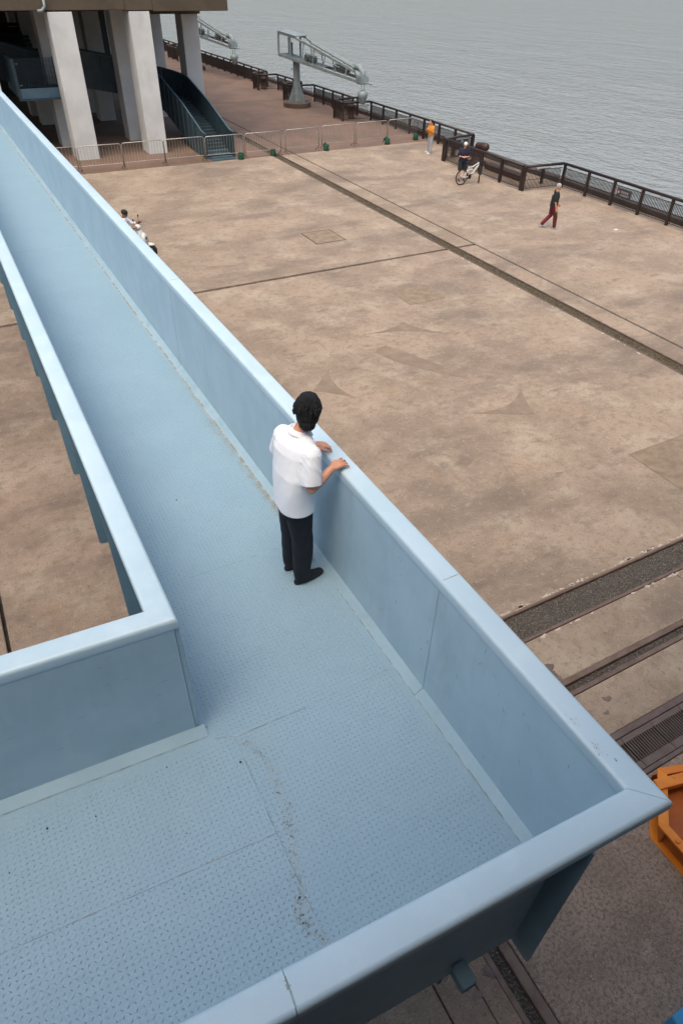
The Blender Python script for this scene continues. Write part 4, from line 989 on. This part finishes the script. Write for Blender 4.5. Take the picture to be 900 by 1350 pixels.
for k in range(n_):
    a = R(-155)+R(310)*k/(n_-1)+math.pi
    for rr2, zz in ((.062, 1.446), (.069, 1.458), (.074, 1.455), (.092, 1.424)):
        mbc.v.append(tuple(V3((.046+rr2*math.cos(a)*.98, rr2*1.06*math.sin(a), zz+.0*a-(.02*math.cos(a)+.004)))))
for k in range(n_-1):
    for j in range(3): a = 4*k+j; mbc.f.append((a, a+4, a+5, a+1))
col = mbc.build('collar', 'shirt', man, smooth=True)
P = Blob()
P.loft([((-.02, 0, .72), .115, .165, 2.4), ((-.02, 0, .83), .120, .168, 2.4), ((-.015, 0, 1.0), .11, .155, 2.3)], 26)
P.loft([((-.005, -.085, .052), .066, .056), ((-.005, -.088, .12), .073, .062), ((0, -.090, .30), .082, .070), ((.0, -.088, .48), .088, .076), ((-.012, -.082, .66), .098, .086), ((-.02, -.078, .80), .106, .092)], 22)
P.loft([((-.012, .100, .052), .066, .056), ((-.012, .102, .12), .073, .062), ((-.01, .100, .30), .082, .070), ((-.008, .095, .48), .088, .076), ((-.015, .085, .66), .098, .086), ((-.02, .078, .80), .106, .092)], 22)
P.soft('trousers', 'navy', man, .0065, 3, fold=lambda c: .008*mnoise.noise(V3((c.x*9, c.y*9, c.z*3.5)))+.0035*mnoise.noise(V3((c.x*22, c.y*22, c.z*12))))
def shoe(hx, hy, yaw, parent, m_='shoe', s=1.0, v=.006, name='shoe', z=0):
    Q = Blob(); r_ = Matrix.Rotation(yaw, 3, 'Z'); f = lambda x, y, zz: V3((hx, hy, z))+r_ @ V3((x*s, y*s, zz*s))
    Q.loft([(f(.105, 0, .002), .142*s, .043*s, 2.3, yaw), (f(.105, 0, .022), .145*s, .045*s, 2.3, yaw), (f(.100, 0, .04), .134*s, .041*s, 2.2, yaw), (f(.08, 0, .058), .10*s, .037*s, 2.1, yaw), (f(.045, 0, .08), .062*s, .036*s, 2.1, yaw), (f(.035, 0, .105), .05*s, .036*s, 2.0, yaw)], 22)
    Q.ell(f(.195, 0, .028), (.048*s, .04*s, .026*s), r_)
    return Q.soft(name, m_, parent, v, 2)
shoe(-.045, -.085, R(6), man); shoe(-.05, .10, R(9), man)

# ---- smaller figures on the quay
def figure(root, C, P_):
    """P_: dict of joints ; C: dict of materials"""
    B = Blob(); g = P_
    rot = head(B, g['head'], g.get('hyaw', 0), g.get('htilt', 0), g['neck'], g.get('hs', 1))
    B.limb([g['pelvis'], g['chest'], g['neck']], [.11, .11, .06])
    for s_ in 'LR':
        B.limb([g['chest'], g['sh'+s_]], [.07, .05]); B.limb([g['sh'+s_], g['el'+s_], g['wr'+s_]], [.046, .036, .024])
        w = V3(g['wr'+s_]); d = (w-V3(g['el'+s_])).normalized(); t = V3(g.get('th'+s_, (.5, 0, .6)))
        hand(B, w, d, d.cross(t), t, curl=.9)
        B.limb([g['hip'+s_], g['kn'+s_], g['an'+s_]], [.075, .052, .036])
    B.soft('body', C['skin'], root, .0075, 1)
    eyes(g['head'], rot, root, g.get('hs', 1))
    return rot
def legs(root, m_, g, r=(.10, .075, .058), name='trousers', shorts=None):
    Q = Blob(); pv = V3(g['pelvis']); Q.ell(pv, (.125, .165, .13))
    for s_ in 'LR':
        a, k_, n2 = V3(g['hip'+s_]), V3(g['kn'+s_]), V3(g['an'+s_])
        if shorts: Q.limb([a, a+(k_-a)*shorts], [r[0], r[1]*1.15])
        else: Q.limb([a, k_, k_+(n2-k_)*.92], r)
    return Q.soft(name, m_, root, .010, 2, fold=lambda c: .006*mnoise.noise(c*12))
def top(root, m_, g, sl=.75, name='shirt', hem=.80, wide=.19, r=.065, dep=.13):
    Q = Blob(); pv, ch, nk_ = V3(g['pelvis']), V3(g['chest']), V3(g['neck'])
    z0 = hem
    yw = g.get('tyaw', 0)
    Q.loft([((pv.x, pv.y, z0), dep, wide*.95, 2.3, yw), ((pv.x*.6+ch.x*.4, pv.y*.6+ch.y*.4, (z0+ch.z)/2), dep, wide*.92, 2.3, yw), ((ch.x, ch.y, ch.z), dep*.97, wide, 2.4, yw), ((nk_.x, nk_.y, nk_.z-.06), dep*.7, wide*.75, 2.2, yw), ((nk_.x, nk_.y, nk_.z), .06, .065, 2, yw)], 24)
    for s_ in 'LR':
        a, e_, w = V3(g['sh'+s_]), V3(g['el'+s_]), V3(g['wr'+s_])
        if sl <= 1: Q.limb([a, a+(e_-a)*sl], [r, r*.9])
        else: Q.limb([a, e_, e_+(w-e_)*(sl-1)], [r, r*.85, r*.62])
    return Q.soft(name, m_, root, .010, 2, fold=lambda c: .007*mnoise.noise(V3((c.x*12, c.y*12, c.z*6))))
def feet(root, m_, g, s=.95, yaws=(0, 0)):
    for s_, yw in zip('LR', yaws):
        a = V3(g['an'+s_]); shoe(a.x-.04, a.y, yw, root, m_, s, .008, z=max(0, a.z-.09))

# woman in the mustard jacket, holding a phone up, facing left (-x)
g = dict(head=(.05, 0, 1.50), hyaw=0, htilt=R(14), neck=(.01, 0, 1.34), chest=(0, 0, 1.2), pelvis=(-.02, 0, .90), shL=(0, .16, 1.29), shR=(0, -.16, 1.29), elL=(.08, .22, 1.06), elR=(.08, -.22, 1.06),
         wrL=(.27, .06, 1.20), wrR=(.27, -.06, 1.20), thL=(0, -.6, .6), thR=(0, .6, .6), hipL=(-.02, .085, .86), hipR=(-.02, -.085, .86), knL=(.03, .09, .47), knR=(.0, -.09, .47), anL=(.06, .10, .08), anR=(-.04, -.10, .08))
wm = thing('person', 'woman with black ponytail in mustard top and pale trousers holding a phone by the railing', 'person', (23.45, 33.15, 0), R(190))
rt_ = figure(wm, dict(skin='skin'), g); top(wm, 'yellow', g, 1.75, hem=.86, wide=.19, r=.062); legs(wm, 'grey_cloth', g, (.10, .082, .075)); feet(wm, 'white', g, .9)
hc_ = V3(g['head']); Hq = Blob(); Hq.ell(hc_+rt_ @ V3((-.022, 0, .028)), (.10, .084, .10), rt_); Hq.ell(hc_+rt_ @ V3((-.06, 0, -.03)), (.05, .065, .08), rt_)
Hq.limb([hc_+rt_ @ V3((-.09, 0, .03)), hc_+rt_ @ V3((-.16, 0, -.03)), hc_+rt_ @ V3((-.17, .01, -.16)), hc_+rt_ @ V3((-.15, .02, -.28))], [.035, .05, .045, .02]); Hq.soft('hair', 'hair', wm, .007, 1)
ph = MB().box(.335, .345, -.04, .04, 1.22, 1.37).build('phone', 'black_cloth')
ph.location = wm.location; ph.rotation_euler = wm.rotation_euler; tag(ph, 'dark phone held up by the woman in the mustard top', 'phone')

# walking man, mid-stride towards the right
g = dict(head=(.06, 0, 1.54), hyaw=R(-5), htilt=R(8), neck=(.03, 0, 1.38), chest=(.02, 0, 1.22), pelvis=(0, 0, .90), shL=(.03, .18, 1.33), shR=(0, -.18, 1.33), elL=(.10, .23, 1.05), elR=(-.03, -.24, 1.04),
         wrL=(.24, .22, .86), wrR=(.05, -.25, .80), hipL=(0, .085, .87), hipR=(0, -.085, .87), knL=(-.02, .08, .47), knR=(.13, -.09, .48), anL=(-.30, .08, .14), anR=(.17, -.09, .08))
wk = thing('person', 'white haired man in black t-shirt and maroon trousers striding across the quay', 'person', (20.52, 20.28, 0), R(-28))
rt_ = figure(wk, dict(skin='skin'), g); top(wk, 'black_cloth', g, .78, hem=.82, wide=.20, r=.072, dep=.14); legs(wk, 'maroon', g, (.11, .085, .07)); feet(wk, 'grey_cloth', g, .95)
hc_ = V3(g['head']); Hq = Blob(); Hq.ell(hc_+rt_ @ V3((-.018, 0, .03)), (.100, .082, .098), rt_); Hq.ell(hc_+rt_ @ V3((-.052, 0, -.02)), (.052, .068, .07), rt_); Hq.soft('hair', 'hair_grey', wk, .007, 1)
Blob().limb([(.02, -.17, .86), (.10, -.178, .62), (.15, -.165, .45)], [.018, .035, .028], 8).build('side_stripe', 'olive', wk, smooth=True)
Blob().ell((-.11, .0, 1.27), (.012, .02, .02)).build('shirt_logo', 'white', wk, smooth=True)

# cyclist in a pale helmet looking down at a phone, standing behind the bicycle
g = dict(head=(.07, 0, 1.55), hyaw=0, htilt=R(26), neck=(.01, 0, 1.40), chest=(0, 0, 1.22), pelvis=(-.03, 0, .92), shL=(0, .19, 1.34), shR=(0, -.19, 1.34), elL=(.04, .27, 1.08), elR=(.04, -.27, 1.08),
         wrL=(.24, .08, 1.08), wrR=(.24, -.08, 1.08), thL=(0, -.7, .5), thR=(0, .7, .5), hipL=(-.03, .095, .88), hipR=(-.03, -.095, .88), knL=(.0, .12, .48), knR=(.03, -.12, .48), anL=(-.02, .13, .08), anR=(.0, -.13, .08))
cw = thing('person', 'cyclist in pale helmet and dark navy clothes standing behind the white bicycle', 'person', (21.62, 27.72, 0), R(-115))
rt_ = figure(cw, dict(skin='skin'), g); top(cw, 'navy2', g, .9, hem=.82, wide=.21, r=.075, dep=.14); legs(cw, 'black_cloth', g, (.12, .10, .07), 'shorts', shorts=.85); feet(cw, 'black_cloth', g, .98)
hc_ = V3(g['head']); Hq = Blob(); Hq.ell(hc_+rt_ @ V3((-.005, 0, .052)), (.115, .092, .082), rt_); Hq.soft('helmet', 'white_hat', cw, .008, 1)
Hq = Blob(); Hq.ell(hc_+rt_ @ V3((-.04, 0, -.01)), (.062, .076, .08), rt_); Hq.soft('hair', 'hair', cw, .008, 1)
ph = MB().box(.315, .39, -.035, .035, 1.075, 1.085).build('phone', 'black_cloth')
ph.location = cw.location; ph.rotation_euler = cw.rotation_euler; tag(ph, 'dark phone in the hands of the cyclist', 'phone')

# bicycle
def bicycle(loc, rz):
    t = thing('bicycle', 'white framed mountain bicycle with tan walled tyres parked beside the cyclist', 'bicycle', loc, rz)
    def wheel(x, steer=0):
        ax = V3((math.sin(steer), math.cos(steer), 0))
        w = MB().torus((x, 0, .34), .325, .026, ax, 36, 8).build('wheel', 'rubber', t, smooth=True)
        MB().torus((x, 0, .34), .300, .013, ax, 36, 6).build('rim', 'tan_tyre', w)
        mb = MB(); u = ax.cross(V3((0, 0, 1)))
        for k in range(20):
            a = 2*math.pi*k/20; d = u*math.cos(a)+V3((0, 0, 1))*math.sin(a); mb.tube([V3((x, 0, .34))+ax*.02*(-1)**k, V3((x, 0, .34))+d*.30], .0022, 4)
        mb.tube([V3((x, 0, .34))-ax*.05, V3((x, 0, .34))+ax*.05], .022, 8); mb.build('spokes', 'chrome', w, kind='stuff')
    wheel(-.52); wheel(.56, R(-50))
    for nm, pts, r in (('down_tube', [(-.08, 0, .33), (.12, 0, .47), (.40, 0, .78)], .028), ('top_tube', [(-.16, 0, .70), (.12, 0, .75), (.39, 0, .86)], .022), ('seat_tube', [(-.08, 0, .33), (-.14, 0, .60), (-.17, 0, .78)], .02),
                       ('head_tube', [(.42, 0, .74), (.385, 0, .90)], .028), ('rocker', [(-.15, 0, .62), (.10, 0, .62)], .022), ('shock', [(-.05, 0, .66), (.16, 0, .56)], .02)):
        MB().tube(pts, r, 10).build(nm, 'white', t, smooth=True)
    for sd in (-1, 1):
        MB().tube([(-.08, sd*.03, .33), (-.52, sd*.07, .34)], .013, 7).build('chain_stay', 'white', t); MB().tube([(-.15, sd*.03, .64), (-.52, sd*.07, .34)], .012, 7).build('seat_stay', 'white', t)
        MB().tube([(.43, sd*.06, .70), (.50, sd*.07, .52), (.56, sd*.07, .34)], .018, 8).build('fork_leg', 'black_cloth', t)
        MB().box(.0, .09, sd*.13-.045, sd*.13+.045, .20 if sd > 0 else .42, .225 if sd > 0 else .445, Matrix.Translation((-.08 if sd > 0 else -.1, 0, 0))).build('pedal', 'rubber', t)
        MB().tube([(.40, sd*.26, .99), (.40, sd*.37, .98)], .018, 8).build('grip', 'rubber', t)
    MB().tube([(.36, -.37, .98), (.40, -.12, 1.0), (.40, .12, 1.0), (.36, .37, .98)], .014, 8).build('handlebar', 'black_cloth', t); MB().tube([(.385, 0, .9), (.39, 0, 1.0)], .02, 8).build('stem', 'black_cloth', t)
    MB().tube([(-.17, 0, .78), (-.19, 0, .92)], .013, 8).build('seat_post', 'black_cloth', t)
    MB().prism([(-.34, -.07, .93), (-.30, -.075, .93), (-.12, -.025, .93), (-.05, -.015, .93), (-.05, .015, .93), (-.12, .025, .93), (-.30, .075, .93), (-.34, .07, .93)], (0, 0, .035)).build('saddle', 'black_cloth', t, bevel=.008)
    mb = MB().tube([(-.08, -.06, .33), (-.08, -.03, .33)], .09, 20); mb.beam((-.08, -.08, .33), (-.06, -.08, .22), .015, .02); mb.beam((-.08, .08, .33), (-.10, .08, .44), .015, .02); mb.build('crankset', 'rubber', t)
    mb = MB().tube([(-.08, -.045, .42), (-.52, -.045, .375)], .005, 4); mb.tube([(-.08, -.045, .24), (-.52, -.045, .30)], .005, 4); mb.build('chain', 'rubber', t)
    mb = MB().torus((-.52, -.05, .34), .08, .006, (0, 1, 0), 18, 5); mb.build('disc', 'chrome', t)
bicycle((21.66, 27.1, 0), R(2))

# scooter and its rider, mostly hidden by the parapet
st = thing('motor_scooter', 'white motor scooter parked below the blue parapet with only its front showing', 'scooter', (4.80, 23.93, 0), R(-32))
for x in (-.62, .66):
    w_ = MB().torus((x, 0, .25), .19, .06, (0, 1, 0), 26, 10).build('wheel', 'rubber', st, smooth=True); MB().tube([(x, -.04, .25), (x, .04, .25)], .13, 16).build('rim', 'chrome', w_)
Q = Blob(); Q.loft([((.50, 0, .36), .05, .12), ((.47, 0, .60), .085, .19), ((.40, 0, .82), .10, .17), ((.36, 0, .93), .09, .12)]); Q.ell((.52, 0, .62), (.09, .17, .22)); Q.soft('front_shield', 'white', st, .012, 2)
Q = Blob(); Q.loft([((-.35, 0, .42), .42, .13), ((-.38, 0, .62), .42, .14), ((-.38, 0, .70), .38, .12)]); Q.soft('rear_body', 'white', st, .015, 2)
Q = Blob(); Q.loft([((.05, 0, .26), .42, .14), ((.05, 0, .32), .42, .14)]); Q.soft('floorboard', 'rubber', st, .015, 1)
Q = Blob(); Q.loft([((-.35, 0, .70), .36, .12), ((-.35, 0, .78), .34, .12)]); Q.soft('seat', 'black_cloth', st, .015, 2)
Q = Blob(); Q.ell((.66, 0, .46), (.19, .075, .06)); Q.soft('front_fender', 'white', st, .01, 1)
Q = Blob(); Q.ell((.34, 0, 1.02), (.11, .17, .075)); Q.soft('handlebar_cowl', 'white', st, .01, 1)
MB().tube([(.30, -.34, 1.03), (.34, 0, 1.02), (.30, .34, 1.03)], .016, 8).build('handlebar', 'rubber', st)
for sd in (-1, 1):
    MB().tube([(.34, sd*.18, 1.05), (.33, sd*.26, 1.27)], .008, 6).build('mirror_stalk', 'rubber', st); Blob().ell((.33, sd*.27, 1.31), (.015, .055, .04)).build('mirror', 'rubber', st, smooth=True)
    MB().tube([(.62, sd*.07, .6), (.66, sd*.07, .25)], .02, 7).build('fork_leg', 'chrome', st)
Blob().ell((.585, 0, .66), (.03, .10, .07)).build('headlight', 'glass', st, smooth=True)
g = dict(head=(.12, 0, 1.43), hyaw=0, htilt=R(18), neck=(.04, 0, 1.30), chest=(.0, 0, 1.12), pelvis=(-.12, 0, .86), shL=(.02, .18, 1.23), shR=(.02, -.18, 1.23), elL=(.22, .24, 1.06), elR=(.22, -.24, 1.06),
         wrL=(.42, .27, 1.08), wrR=(.42, -.27, 1.08), thL=(0, -.7, .5), thR=(0, .7, .5), hipL=(-.12, .10, .83), hipR=(-.12, -.10, .83), knL=(.28, .14, .72), knR=(.28, -.14, .72), anL=(.25, .13, .40), anR=(.25, -.13, .40))
rd = thing('person', 'rider in dark helmet and pale shirt sitting on the white scooter', 'person', (4.69, 24.0, 0), R(-32))
rt_ = figure(rd, dict(skin='skin_dark'), g); top(rd, 'shirt', g, 1.5, hem=.78, wide=.2, r=.065); legs(rd, 'navy', g); feet(rd, 'shoe', g, .95)
hc_ = V3(g['head']); Hq = Blob(); Hq.ell(hc_+rt_ @ V3((-.02, 0, .045)), (.118, .102, .09), rt_); Hq.soft('helmet', 'rubber', rd, .008, 1)

# few scraps of litter on the quay
for i, (x, y, s_) in enumerate([(23.62, 33.6, .16), (24.35, 32.6, .09), (22.9, 19.0, .11), (23.2, 50.5, .12)]):
    lab = ['pale paper scrap by the woman\'s feet', 'small white scrap between the woman and the cyclist', 'pale green flattened patch of litter right of the walking man', 'white scrap on the far reddish quay'][i]
    o = MB().lathe([(s_, 0), (s_*.8, .012)], n=7).build('paper_scrap', 'litter'); o.location = (x, y, .003); o.scale = (1, .6, 1); tag(o, lab, 'litter')

# unseen wall and decks added round the camera to shade the near corner
fc = thing('rear_shade_wall', 'plain grey wall added unseen behind the viewer to shade the near corner', 'building', (0, -2.6, 0))
MB().box(-40, 40, -3, 0, 0, 10.5).build('wall', 'shade_wall', fc)
uw = thing('shade_platform', 'short blue steel platform added unseen under the viewer to shade the walkway corner', 'platform', (-1, -1.3, 6.55))  # out of view, added to shade the near cap
MB().box(-5, 1.70, -1.28, 1.15, -.09, 0).build('deck_plate', 'blue_deck', uw); MB().box(-5, 1.70, 1.153, 1.22, -.62, 0).build('shade_skirt', 'blue_dark', uw)  # skirt added to deepen shade on the near wall's outer face
for x in (-4.5, -3, -1.5, 0, 1.4): MB().box(x, x+.08, -1.28, 1.1, -.3, -.093).build('cross_beam', 'blue_dark', uw)
ow = thing('overhead_shade_deck', 'blue steel deck added unseen above the viewer to shade the near corner', 'walkway', (0, -2, 11))
MB().box(-14, 14, -.6, 1.9, -.25, 0).build('deck_plate', 'blue_deck', ow)  # unseen deck added overhead to block light near the camera
for yy in (-.6, 1.82): MB().box(-14, 14, yy, yy+.08, .003, 1.1).build('parapet_wall', 'blue_wall', ow)
